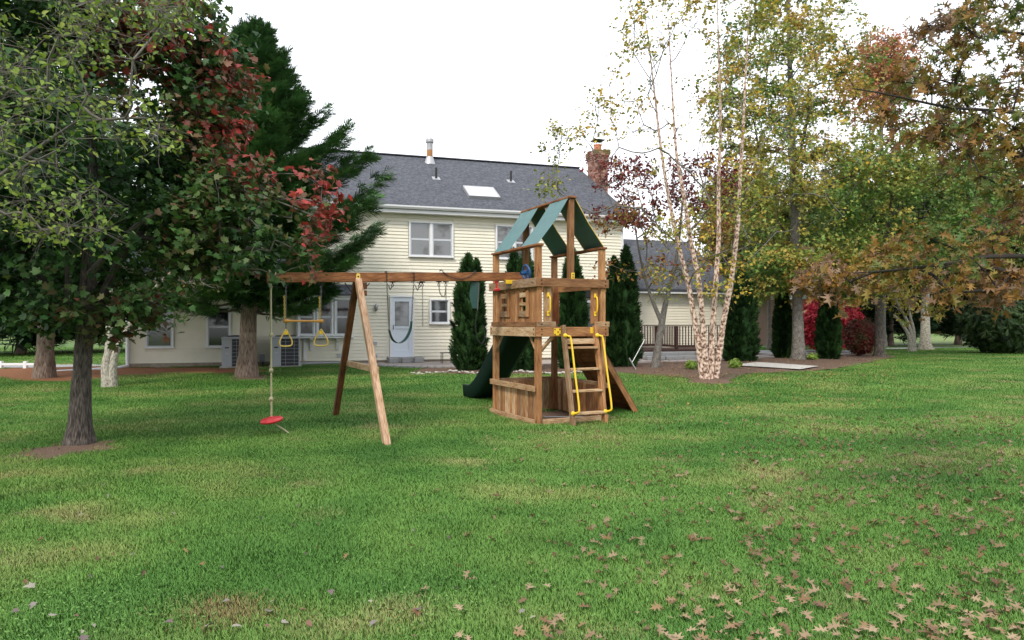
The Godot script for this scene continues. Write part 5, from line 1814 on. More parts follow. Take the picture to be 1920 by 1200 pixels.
func make_trees() -> void:
	# ---- red maple on the left
	var b := on_ground(150, 832)
	var maple_pal := [Color(0.02, 0.055, 0.016), Color(0.035, 0.095, 0.022), Color(0.055, 0.125, 0.028), Color(0.085, 0.115, 0.032), Color(0.14, 0.08, 0.045), Color(0.28, 0.055, 0.045), Color(0.45, 0.055, 0.045)]
	var cl := in_ellipsoid(330, b + Vector3(-0.25, 4.35, 0.0), Vector3(2.35, 3.0, 2.4), 0.4, 1.72)
	cl.append_array(toned(in_window(34, 320, 440, 60, 330, 8.6, 9.6), 0.58))
	cl.append_array(toned(in_window(16, 180, 330, -20, 120, 8.4, 9.0), 0.62))
	cl.append_array(in_window(36, 330, 440, 330, 505, 8.4, 9.4))
	cl.append_array(in_window(16, 20, 300, 560, 605, 8.2, 9.6))
	var depth := -b.z
	var maple := tree("maple_tree", "red maple with dark trunk and green leaves turning red, standing in bare soil", "", b,
		[[[b - Vector3(0, 0.05, 0), at_px(152, 740, depth), at_px(158, 640, depth), at_px(165, 500, depth), at_px(170, 340, depth), at_px(165, 150, depth), at_px(160, -40, depth)], 0.155, 0.03]],
		cl, {"bark": M.bark_maple, "leaf": LEAF.maple, "leaf_size": 0.088, "leaves": 92, "reach": 0.48, "palette": maple_pal, "tone": 0.2, "vary": 0.34, "freq": 0.45, "mix": 0.13, "first": 1.35, "twig": 0.006, "twigs": 4, "rise": 0.3})
	# its long low bough reaching right, leaves already scarlet: part of the same crown
	var bough := []
	for q in [[470, 330, 8, 34, 0.5], [520, 420, 10, 50, 0.42], [585, 345, 7, 40, 0.7], [600, 420, 6, 36, 0.62], [635, 390, 5, 22, 0.88], [440, 430, 12, 48, 0.32], [560, 490, 5, 32, 0.5], [480, 500, 8, 40, 0.38], [420, 310, 6, 30, 0.5]]:
		for k in q[2]: bough.append([at_px(q[0] + rng.randf_range(-q[3], q[3]), q[1] + rng.randf_range(-q[3], q[3]), 8.7 + rng.randf_range(-0.5, 0.5)), q[4]])
	tree("", "", "", b,
		[[[at_px(164, 520, depth), at_px(205, 470, 9.0), at_px(260, 420, 8.85), at_px(330, 380, 8.75), at_px(420, 352, 8.7), at_px(520, 378, 8.7), at_px(600, 410, 8.7)], 0.05, 0.006]],
		bough, {"into": maple, "bark": M.bark_twig, "leaf": LEAF.maple, "leaf_size": 0.085, "leaves": 17, "reach": 0.21, "palette": maple_pal, "vary": 0.25, "freq": 0.9, "mix": 0.15, "first": 1.9, "twig": 0.004, "twigs": 3, "rise": -0.3, "flare": 0.0, "seg": 0.25})
	# ---- fruit tree whose boughs hang in from the left, near the camera
	var fb := Vector3(-5.1, 0, -5.4)
	var fc := in_window(46, -60, 170, -40, 300, 4.6, 6.0)
	fc.append_array(in_window(26, 150, 300, -30, 280, 4.8, 5.6))
	fc.append_array(in_window(9, 290, 360, -30, 60, 4.8, 5.4))
	fc.append_array(in_window(14, 0, 150, 300, 440, 4.8, 5.8))
	fc.append_array(in_window(5, 150, 200, 330, 460, 4.8, 5.4))
	tree("crab_apple_tree", "fruit tree with grey twigs and small light green leaves overhanging the maple", "", fb,
		[[[fb - Vector3(0, 0.05, 0), Vector3(-5.05, 0.9, -5.4), Vector3(-4.9, 1.9, -5.4), Vector3(-4.7, 2.8, -5.35), Vector3(-4.5, 3.7, -5.3)], 0.11, 0.03], [[Vector3(-4.95, 1.6, -5.4), Vector3(-4.4, 2.3, -5.3), Vector3(-3.8, 2.75, -5.2), Vector3(-3.2, 3.1, -5.1)], 0.035, 0.008]],
		fc, {"bark": M.bark_grey, "twig_bark": M.bark_twig, "leaf": LEAF.oval, "leaf_size": 0.047, "leaves": 26, "reach": 0.32, "palette": [Color(0.06, 0.13, 0.018), Color(0.12, 0.2, 0.026), Color(0.2, 0.28, 0.04), Color(0.28, 0.31, 0.055)], "tone": 0.5, "vary": 0.35, "freq": 1.0, "mix": 0.2, "first": 1.3, "twig": 0.0027, "twigs": 12, "rise": 0.0, "arch": 0.05, "wobble": 0.06, "cling": 0.9, "seg": 0.25, "droop": 0.1})
	# ---- cedar
	var cedar_pal := [Color(0.028, 0.066, 0.024), Color(0.058, 0.135, 0.042), Color(0.095, 0.2, 0.06), Color(0.135, 0.26, 0.08)]
	var cb := on_ground(464, 706)
	conifer("cedar_tree", "tall dark green cedar with furrowed trunk between the air conditioners", "", cb, 9.45, 3.85, 0.25, 1.75, 185, cedar_pal, M.bark_cedar, 0.37, 2.5)
	var pb := on_ground(86, 709)
	conifer("pine_tree", "dark conifer with stout brown trunk in the orange pine straw", "", pb, 11.0, 3.2, 0.22, 2.0, 110, cedar_pal, M.bark_cedar, 0.5, 0.8)
	# pale leaning twin trunk
	var lb := on_ground(205, 727)
	var ld := -lb.z
	tree("dogwood_tree", "pale lichened double trunk leaning on the lawn near the house corner", "", lb,
		[[[lb - Vector3(0, 0.05, 0), at_px(200, 690, ld), at_px(205, 650, ld), at_px(206, 580, ld), at_px(215, 480, ld)], 0.15, 0.05], [[lb + Vector3(0.08, -0.05, 0), at_px(213, 680, ld), at_px(224, 645, ld), at_px(255, 590, ld), at_px(300, 530, ld), at_px(340, 500, ld)], 0.11, 0.03]],
		in_window(40, 150, 420, 400, 560, ld - 1.2, ld + 1.2), {"bark": M.bark_pale, "leaf": LEAF.oval, "leaf_size": 0.09, "leaves": 14, "reach": 0.45, "palette": [Color(0.05, 0.1, 0.02), Color(0.16, 0.16, 0.05), Color(0.3, 0.12, 0.05)], "twig": 0.006, "twigs": 9, "flare": 0.2, "twig_bark": M.bark_pale})
	# ---- river birch
	var rb := on_ground(1328, 716)
	var rd := -rb.z
	var stems := []
	for q in [[[1319, 716], [1310, 650], [1303, 607], [1291, 535], [1271, 455], [1256, 380], [1240, 280], [1224, 140], [1208, 10]], [[1326, 718], [1320, 650], [1317, 600], [1309, 521], [1296, 455], [1280, 352], [1268, 280], [1260, 152], [1253, 20]], [[1332, 718], [1335, 650], [1337, 607], [1343, 521], [1348, 440], [1348, 340], [1352, 224], [1348, 80], [1346, -10]], [[1339, 716], [1350, 650], [1356, 607], [1372, 521], [1384, 420], [1387, 360], [1394, 240], [1400, 120], [1407, 0]]]:
		var off := rng.randf_range(-0.12, 0.12)
		var line := px_line(q, rd + off)
		line[0].y = rb.y - 0.12
		stems.append([line, 0.082, 0.007])
	var bc := in_window(42, 1170, 1300, -30, 90, rd - 1.2, rd + 1.2)
	bc.append_array(in_window(22, 1090, 1210, 110, 260, rd - 1.2, rd + 1.2))
	bc.append_array(in_window(12, 1015, 1110, 235, 300, rd - 1.0, rd + 0.6))
	bc.append_array(in_window(7, 1010, 1070, 325, 370, rd - 0.8, rd + 0.3))
	bc.append_array(in_window(70, 1310, 1560, -40, 220, rd - 1.5, rd + 1.2))
	bc.append_array(in_window(52, 1330, 1620, 220, 440, rd - 1.8, rd + 1.0))
	bc.append_array(in_window(34, 1230, 1420, 380, 560, rd - 1.4, rd + 0.8))
	bc.append_array(in_window(10, 1210, 1330, 120, 330, rd - 1.0, rd + 1.0))
	var bare := in_window(70, 1110, 1310, 20, 400, rd - 1.2, rd + 1.2)
	bare.append_array(in_window(50, 1300, 1560, 60, 480, rd - 1.4, rd + 1.2))
	bare.append_array(in_window(14, 1020, 1150, 180, 330, rd - 1.0, rd + 0.8))
	var birch := tree("river_birch", "four-stemmed river birch with peeling pinkish bark and sparse yellow leaves", "", rb, stems, bc,
		{"bark": M.bark_birch, "twig_bark": M.bark_twig, "leaf": LEAF.birch, "leaf_size": 0.088, "leaves": 25, "reach": 0.5, "palette": [Color(0.11, 0.17, 0.03), Color(0.24, 0.26, 0.045), Color(0.42, 0.34, 0.05), Color(0.5, 0.33, 0.035), Color(0.45, 0.23, 0.025)], "tone": 0.42, "vary": 0.35, "freq": 0.4, "mix": 0.18, "bare": bare, "first": 2.4, "twig": 0.0036, "twigs": 5, "rise": 1.1, "arch": -0.08, "cling": 0.85, "flare": 0.0, "taper": 1.5, "seg": 0.5})
	# bark peeling off the stems in curls
	var fm := MB.new()
	for st in stems:
		var line := smooth_path(st[0], 60)
		for k in 70:
			var f := 0.03 + pow(rng.randf(), 1.15) * 0.75
			var p := line[int(f * 60)] - rb
			var r := lerpf(0.082, 0.007, pow(f, 1.5))
			var a := rng.randf() * TAU
			var out := Vector3(cos(a), 0, sin(a))
			var side := Vector3(-sin(a), 0, cos(a))
			var w := rng.randf_range(0.02, 0.05)
			var h := rng.randf_range(0.03, 0.09)
			var first := fm.v.size()
			for row in 4:
				var g := row / 3.0
				for s in [-1.0, 1.0]:
					fm.vert(p + out * (r - 0.004 + 0.028 * g * g) + side * s * w * (1.0 - 0.3 * g) + Vector3(0, (g - 0.5) * h * (1.0 - 0.4 * g), 0), (out + Vector3(0, -g * 0.5, 0)).normalized(), Vector2(s * w, g * h + k))
			for row in 3:
				fm.face(first + row * 2, first + row * 2 + 1, first + row * 2 + 2)
				fm.face(first + row * 2 + 1, first + row * 2 + 3, first + row * 2 + 2)
	var mound := []
	for k in 9: mound.append(Vector2(0.7 * (1.0 - k / 8.0) + 0.001, -0.03 + 0.13 * sin(k / 8.0 * PI * 0.5)))
	var mm := MB.new()
	mm.lathe(mound, 18)
	for q in mm.v.size(): mm.v[q] += Vector3(0.02, 0.04 * noise_b.get_noise_2d(mm.v[q].x * 6.0, mm.v[q].z * 6.0), 0)
	obj("root_mound", mm, M.mulch, birch)
	obj("peeling_bark", fm, M.bark_flake, birch).set_meta("kind", "stuff")
	# ---- small tree with wine-red leaves
	var tb := on_ground(1228, 690)
	var td := -tb.z
	var tc := in_window(46, 1110, 1230, 300, 420, td - 1.2, td + 1.2, 0.3)
	tc.append_array(in_window(40, 1260, 1400, 300, 400, td - 1.2, td + 1.2, 0.2))
	tc = toned(tc, 0.78)
	tc.append_array(toned(in_window(44, 1120, 1380, 390, 530, td - 1.4, td + 1.2, 0.3), 0.3))
	tree("plum_tree", "small fork-trunked tree with thin wine-red leaves before the deck", "", tb,
		[[[tb - Vector3(0, 0.05, 0), at_px(1234, 650, td), at_px(1242, 600, td), at_px(1250, 560, td), at_px(1262, 515, td), at_px(1272, 460, td), at_px(1280, 380, td)], 0.15, 0.03], [[at_px(1241, 605, td), at_px(1226, 570, td), at_px(1212, 530, td), at_px(1200, 480, td), at_px(1190, 420, td)], 0.08, 0.02]],
		tc, {"bark": M.bark_grey, "twig_bark": M.bark_twig, "leaf": LEAF.oval, "leaf_size": 0.115, "leaves": 44, "reach": 0.48, "palette": [Color(0.2, 0.2, 0.04), Color(0.34, 0.22, 0.035), Color(0.22, 0.06, 0.03), Color(0.17, 0.03, 0.025), Color(0.1, 0.02, 0.022)], "tone": 0.55, "vary": 0.3, "freq": 0.6, "mix": 0.16, "first": 1.9, "twig": 0.005, "twigs": 6, "rise": 0.5, "wobble": 0.05, "flare": 0.15})
	# ---- pin oaks behind the bed
	var ob := on_ground(1497, 675)
	var od := -ob.z
	var oc := in_ellipsoid(300, at_px(1475, 250, od), Vector3(3.1, 7.6, 3.0), 0.25, 3.0, 0.15)
	oc.append_array(in_window(50, 1380, 1640, 470, 560, od - 2.0, od + 1.5))
	var oak_pal := [Color(0.08, 0.17, 0.035), Color(0.16, 0.25, 0.05), Color(0.3, 0.31, 0.065), Color(0.43, 0.32, 0.065), Color(0.43, 0.22, 0.05)]
	tree("pin_oak", "tall pin oak with yellowing crown and straight grey trunk beside a dark column conifer", "", ob,
		[[[ob - Vector3(0, 0.05, 0), at_px(1496, 600, od), at_px(1492, 450, od), at_px(1486, 250, od), at_px(1480, 50, od), at_px(1476, -120, od)], 0.27, 0.04]],
		oc, {"bark": M.bark_grey, "twig_bark": M.bark_maple, "leaf": LEAF.lobed, "leaf_size": 0.17, "leaves": 105, "reach": 0.85, "palette": oak_pal, "tone": 0.47, "vary": 0.5, "freq": 0.3, "mix": 0.15, "first": 2.6, "twig": 0.009, "twigs": 4, "rise": 0.1, "flat": 0.6, "seg": 0.8})
	var qb := on_ground(1649, 670)
	var qd := -qb.z
	var qc := in_ellipsoid(230, at_px(1710, 400, qd), Vector3(4.0, 4.1, 3.6), 0.3, 3.1, 0.1)
	qc.append_array(in_window(40, 1560, 1680, 300, 560, qd - 2.0, qd + 1.0))
	tree("pin_oak", "pin oak with green crown and slim dark trunk at the end of the bed", "", qb,
		[[[qb - Vector3(0, 0.05, 0), at_px(1648, 600, qd), at_px(1650, 500, qd), at_px(1670, 400, qd), at_px(1690, 250, qd)], 0.2, 0.04]],
		qc, {"bark": M.bark_maple, "leaf": LEAF.lobed, "leaf_size": 0.175, "leaves": 90, "reach": 0.8, "palette": oak_pal, "tone": 0.3, "vary": 0.45, "freq": 0.3, "mix": 0.13, "first": 2.4, "twig": 0.009, "twigs": 4, "rise": 0.0, "flat": 0.6, "seg": 0.8})
	# ---- oak whose boughs hang in from the right, near the camera
	var nb := Vector3(6.6, 0, -5.6)
	var nc := in_window(22, 1740, 1960, -30, 170, 5.4, 6.8, 0.25)
	nc.append_array(in_window(30, 1640, 1960, 140, 300, 5.2, 6.6))
	nc.append_array(in_window(8, 1830, 1960, 300, 440, 5.4, 6.6, 0.2))
	nc.append_array(in_window(28, 1620, 1960, 435, 560, 5.0, 6.2))
	nc.append_array(in_window(4, 1520, 1600, 490, 550, 5.0, 5.6))
	tree("oak_tree", "oak with drooping boughs of large bronze lobed leaves over the lawn", "", nb,
		[[[nb - Vector3(0, 0.05, 0), Vector3(6.55, 1.2, -5.6), Vector3(6.5, 2.4, -5.6), Vector3(6.45, 4.2, -5.6), Vector3(6.4, 6.2, -5.7)], 0.24, 0.08],
		[[Vector3(6.5, 1.75, -5.6), Vector3(5.4, 2.05, -5.5), at_px(1900, 480, 5.4), at_px(1800, 492, 5.3), at_px(1690, 505, 5.2), at_px(1600, 512, 5.15)], 0.034, 0.004],
		[[Vector3(6.45, 3.0, -5.6), Vector3(5.2, 3.2, -5.7), at_px(1900, 210, 5.7), at_px(1780, 200, 5.6), at_px(1660, 175, 5.5), at_px(1600, 165, 5.4)], 0.024, 0.004],
		[[Vector3(6.42, 4.0, -5.6), Vector3(5.3, 4.0, -5.8), at_px(1900, 60, 5.9), at_px(1800, 30, 5.9)], 0.03, 0.005]],
		nc, {"bark": M.bark_maple, "leaf_set": LEAF.oak_set, "leaf_size": 0.095, "leaves": 46, "reach": 0.28, "palette": [Color(0.07, 0.115, 0.026), Color(0.12, 0.14, 0.03), Color(0.21, 0.16, 0.035), Color(0.26, 0.13, 0.03), Color(0.16, 0.08, 0.04), Color(0.24, 0.16, 0.1)], "tone": 0.48, "vary": 0.45, "freq": 0.9, "mix": 0.2, "first": 1.6, "twig": 0.0045, "twigs": 6, "rise": -0.2, "cling": 0.8, "droop": 0.15, "lift": 0.45, "seg": 0.3})
	# ---- clipped columns
	var dark := [Color(0.008, 0.021, 0.007), Color(0.015, 0.041, 0.012), Color(0.03, 0.077, 0.02), Color(0.055, 0.12, 0.033)]
	for q in [[876, 697, 487, 66, "column conifer with twin tips standing behind the upturned green swing", [[0.0, 0.0, 1.0, 1.0], [0.25, -0.05, 0.95, 0.6]]],
			[972, 698, 474, 62, "column conifer with twin tips standing behind the play set slide", [[-0.14, 0.0, 0.98, 0.85], [0.22, 0.0, 1.0, 0.8]]],
			[1075, 694, 478, 60, "column conifer standing behind the play set ladder", [[0.0, 0.0, 1.0, 1.0]]],
			[1170, 690, 474, 66, "column conifer with twin tips between the climbing ramp and the deck", [[-0.25, 0.0, 0.92, 0.75], [0.12, 0.0, 1.0, 0.9]]],
			[1396, 679, 512, 66, "broad dark column conifer between the birch and the pin oak", [[0.0, 0.0, 1.0, 1.0], [-0.3, 0.1, 0.82, 0.7]]],
			[1474, 673, 540, 38, "slim dark column conifer half hidden behind the pin oak trunk", [[0.0, 0.0, 1.0, 1.0]]],
			[1561, 675, 543, 46, "dark column conifer standing alone before the scarlet bush", [[0.0, 0.0, 1.0, 1.0]]]]:
		var g := on_ground(q[0], q[1])
		var d := -g.z + 0.4
		g = on_ground(q[0], q[1]) + Vector3(0, 0, -0.35)
		column(q[4], g, (q[1] - q[2]) / FOCAL * d, q[3] * 0.88 / FOCAL * d, q[5], 3400, dark)

func make_background() -> void:
	var green := [Color(0.01, 0.026, 0.009), Color(0.022, 0.05, 0.015), Color(0.045, 0.085, 0.025), Color(0.08, 0.12, 0.04)]
	# scarlet bushes by the far drive
	var b := on_ground(1568, 663)
	var s := -b.z / FOCAL
	bush("burning_bush", "large scarlet burning bush behind the lone column conifer", "bush", b + Vector3(0, 0, -1.0), Vector3(68 * s, 54 * s, 1.6), 6200, LEAF.oval, 0.16, [Color(0.2, 0.012, 0.02), Color(0.42, 0.02, 0.035), Color(0.6, 0.035, 0.06), Color(0.66, 0.08, 0.09)])
	b = on_ground(1612, 668)
	s = -b.z / FOCAL
	bush("clipped_bush", "rounded clipped bush, green on top and dark red below, beside a slim oak trunk", "bush", b, Vector3(30 * s, 35 * s, 0.75), 3000, LEAF.oval, 0.11, [Color(0.14, 0.02, 0.02), Color(0.2, 0.03, 0.025), Color(0.12, 0.05, 0.025), Color(0.06, 0.07, 0.02)])
	b = on_ground(1876, 663)
	s = -b.z / FOCAL
	bush("evergreen_bush", "big dark evergreen bush at the far edge of the lawn", "bush", b, Vector3(66 * s, 58 * s, 1.9), 5200, LEAF.fan, 0.34, green)
	for q in [[1524, 676, 0.3, 0.28, "small bright green weed in the mulch beside the oak trunk"], [1296, 694, 0.28, 0.3, "small yellow-green weed in the mulch at the birch's deck side"], [1378, 692, 0.3, 0.3, "small yellow-green weed by the pale concrete slab"]]:
		var g := on_ground(q[0], q[1])
		bush("weed", q[4], "plant", g, Vector3(q[2] * 0.7, q[3] * 0.5, 0.18), 130, LEAF.oval, 0.1, [Color(0.1, 0.18, 0.03), Color(0.19, 0.29, 0.045), Color(0.27, 0.36, 0.08)], "weeds in the mulch bed")
	# trees beyond the garden: trunk pixel, foot pixel, crown box, kind
	var far_pal := [Color(0.03, 0.06, 0.02), Color(0.07, 0.11, 0.03), Color(0.17, 0.17, 0.045), Color(0.3, 0.2, 0.05)]
	var red_pal := [Color(0.13, 0.15, 0.04), Color(0.25, 0.17, 0.05), Color(0.46, 0.19, 0.1), Color(0.52, 0.24, 0.15)]
	var list := [
		[1655, 652, 1650, 150, 55, 85, red_pal, 0.7, M.bark_grey, 12.0, "tall tree with a rusty red top rising behind the pin oaks"],
		[1735, 656, 1740, 420, 95, 110, far_pal, 0.35, M.bark_pale, 22.0, "tree with a stout pale grey trunk beyond the lawn's end"],
		[1836, 648, 1850, 420, 80, 120, far_pal, 0.45, M.bark_grey, 14.0, "olive green tree behind the big evergreen bush"],
		[1588, 652, 1570, 430, 70, 110, far_pal, 0.55, M.bark_grey, 12.0, "yellow-green tree behind the scarlet bush"],
		[1442, 655, 1440, 480, 65, 95, far_pal, 0.75, M.bark_grey, 10.0, "low spreading yellow tree between the column conifers"],
		[1380, 650, 1385, 430, 60, 110, far_pal, 0.6, M.bark_grey, 12.0, "ochre tree rising behind the garage roof"]]
	for q in list:
		var airy: bool = q[6] == red_pal
		var g := on_ground(q[0], q[1])
		var d := -g.z
		var k := d / FOCAL
		var cl := in_ellipsoid(95, at_px(q[2], q[3], d), Vector3(q[4] * k, q[5] * k, q[4] * k), 0.2, g.y + 3.4, 0.3)
		tree("far_tree", q[10], "trees beyond the garden", g, [[[g - Vector3(0, 0.05, 0), at_px(q[0], (q[1] + q[3]) / 2.0 + 40, d), at_px((q[0] + q[2]) / 2.0, q[3], d), at_px(q[2], q[3] - q[5] * 0.7, d)], q[9] * 0.5 * k, 0.05]], cl,
			{"bark": q[8], "leaf": LEAF.bunch, "leaf_size": 0.26 if airy else 0.36, "leaves": 20 if airy else 44, "reach": 1.3, "palette": q[6], "tone": q[7], "vary": 0.4, "freq": 0.25, "mix": 0.14, "first": 1.5, "twig": 0.014, "twigs": 3, "rise": 0.1, "seg": 1.2})
	# trees on the photographer's side of the garden, mirrored in the upper windows
	for q in [[-13.0, 15.0, 10.0], [-4.0, 20.0, 12.0], [5.0, 17.0, 9.0], [14.0, 19.0, 11.0]]:
		var g := Vector3(q[0], 0.0, q[1])
		tree("garden_tree", ["broad olive tree on the far lawn facing the dogwood", "tall olive tree on the far lawn facing the house door", "round olive tree on the far lawn facing the play tower", "tall olive tree on the far lawn facing the garage"][int(q[0] > -10.0) + int(q[0] > 0.0) + int(q[0] > 10.0)], "trees behind the lawn", g, [[[g, g + Vector3(0.1, q[2] * 0.4, 0), g + Vector3(0, q[2] * 0.8, 0)], 0.22, 0.05]],
			in_ellipsoid(46, g + Vector3(0, q[2] * 0.6, 0), Vector3(3.4, q[2] * 0.4, 3.4), 0.3), {"bark": M.bark_grey, "leaf": LEAF.bunch, "leaf_size": 0.5, "leaves": 26, "reach": 1.3, "palette": far_pal, "tone": 0.4, "twig": 0.014, "seg": 1.2})
	var cpal := [Color(0.012, 0.03, 0.014), Color(0.022, 0.055, 0.024), Color(0.04, 0.085, 0.035), Color(0.06, 0.11, 0.05)]
	var firs := [[1668, 648, 9.0, 3.2, "dark fir beyond the scarlet bush"], [1795, 646, 7.0, 4.0, "broad dark fir behind the pale trunk"], [1905, 645, 9.5, 4.0, "tall dark fir behind the evergreen bush"], [-30, 668, 9.0, 4.0, "dark fir past the white fence"], [40, 664, 8.0, 3.6, "dark fir behind the stout conifer trunk"], [150, 662, 9.0, 3.4, "dark fir behind the maple trunk"], [215, 658, 7.0, 3.0, "dark fir beyond the house corner"]]
	for q in firs:
		var g := on_ground(q[0], q[1])
		conifer("fir_tree", q[4], "firs beyond the garden", g, q[2], q[3], 0.2, 0.5, 70, cpal, M.bark_cedar, 0.85, 0.75)
	# pale leaning bare stems at the lawn's end
	var w := on_ground(1708, 660)
	var wd := -w.z
	tree("bare_tree", "small bare tree with whitish leaning stems at the lawn's end", "", w,
		[[[w, at_px(1704, 630, wd), at_px(1690, 606, wd), at_px(1676, 590, wd)], 0.12, 0.05], [[w + Vector3(0.1, 0, 0), at_px(1710, 630, wd), at_px(1700, 600, wd), at_px(1688, 578, wd), at_px(1680, 560, wd)], 0.11, 0.04], [[w + Vector3(0.15, 0, 0), at_px(1713, 620, wd), at_px(1706, 590, wd), at_px(1704, 565, wd)], 0.1, 0.04]],
		in_window(16, 1660, 1725, 540, 580, wd - 1.0, wd + 1.0), {"bark": M.bark_pale, "leaf": LEAF.oval, "leaf_size": 0.2, "leaves": 26, "reach": 0.6, "palette": [Color(0.3, 0.27, 0.05), Color(0.42, 0.33, 0.06)], "twig": 0.012, "first": 1.0})
	# a distant wood closes the view
	var places := []
	var tints := PackedColorArray()
	for k in 5200:
		var a := rng.randf_range(-0.85, 0.85)
		var d := rng.randf_range(95.0, 125.0)
		var hgt := 6.0 + 5.0 * noise_a.get_noise_1d(a * 40.0) + 2.0 * noise_a.get_noise_1d(a * 150.0)
		var p := Vector3(tan(a) * d, 0.3 + rng.randf() * hgt, -d)
		places.append(Transform3D(facing((ball() + Vector3(0, 0.5, 0.6)).normalized(), rng.randf() * TAU, rng.randf_range(1.6, 2.8)), p))
		tints.append(pick([Color(0.03, 0.05, 0.025), Color(0.07, 0.09, 0.04), Color(0.16, 0.14, 0.05), Color(0.24, 0.15, 0.06)], 0.4 + 0.6 * noise_a.get_noise_1d(a * 30.0 + 7.0) + rng.randfn(0, 0.15)))
	var wood := scatter("distant_wood", BUNCH, places, tints, self)
	wood.set_meta("kind", "stuff")
	tag(wood, "far-off autumn wood closing the horizon behind the gardens", "wood")
	# neighbour's house beyond the drive
	var nbase := on_ground(1505, 652)
	var n := thing("neighbour_house", "brick neighbour house with grey roof and white gable trim behind the scarlet bush", "house", nbase + Vector3(0, 0, -6), -0.35)
	var nb := MB.new()
	nb.plain_box(Vector3(3.0, 1.5, -3.0), Vector3(7.0, 3.2, 6.0))
	nb.flat([Vector3(-0.5, 3.1, 0.0), Vector3(6.5, 3.1, 0.0), Vector3(3.0, 5.4, 0.0)], Vector3(0, 0, 1), [Vector2.ZERO, Vector2.RIGHT, Vector2.ONE])
	obj("wall", nb, mat("neighbour_brick", lin(0.3, 0.2, 0.165), 0.9), n)
	var nr := MB.new()
	for e in [-1.0, 1.0]:
		var x0: float = 3.0 + e * 4.0
		nr.flat([Vector3(x0, 2.75, 0.4), Vector3(3.0, 5.5, 0.4), Vector3(3.0, 5.5, -6.4), Vector3(x0, 2.75, -6.4)], Vector3(e * 0.56, 0.83, 0), [Vector2(0, 5), Vector2(0, 0), Vector2(7, 0), Vector2(7, 5)])
	obj("roof", nr, M.shingle, n)
	for e in [-1.0, 1.0]: beam(n, "rake_trim", Vector3(3.0 + e * 4.0, 2.7, 0.42), Vector3(3.0, 5.45, 0.42), 0.3, 0.08, Vector3.UP, M.white_trim)
	bar(n, "band", Vector3(3.0, 3.1, 0.05), Vector3(7.0, 0.25, 0.1), M.white_trim)
	for x in [1.0, 4.0]: window(n, x, x + 1.2, 1.0, 2.4, 0.02, 1, M.glass_dark)
	# far drive, path and white rail fence
	sheet("far_drive", bed([[1400, 664], [1470, 669], [1580, 666], [1640, 660], [1560, 657], [1420, 658]]), 0.035, 0.0, M.asphalt, 1.5)
	sheet("far_road", bed([[-80, 691], [70, 691], [190, 688], [190, 684], [-80, 686]]), 0.03, 0.0, M.asphalt, 1.2)
	sheet("far_path", bed([[1660, 656], [1780, 653], [1960, 650], [1960, 648], [1660, 653]]), 0.03, 0.0, M.asphalt, 2.0)
	var fg := on_ground(30, 692)
	var fence := thing("low_fence", "low white rail fence beside the far road", "fence", fg, 0.0)
	for k in 4:
		beam(fence, "post", Vector3(-1.2 + k * 0.75, 0, 0), Vector3(-1.2 + k * 0.75, 0.24, 0), 0.1, 0.1, Vector3.RIGHT, M.white_trim)
	beam(fence, "rail", Vector3(-1.2, 0.15, 0.03), Vector3(1.05, 0.15, 0.03), 0.07, 0.03, Vector3.UP, M.white_trim)

# ---------------------------------------------------------------- lawn and fallen leaves
func free_of_beds(p: Vector2) -> bool:
	for b in beds:
		if Geometry2D.is_point_in_polygon(p, b): return false
	return true

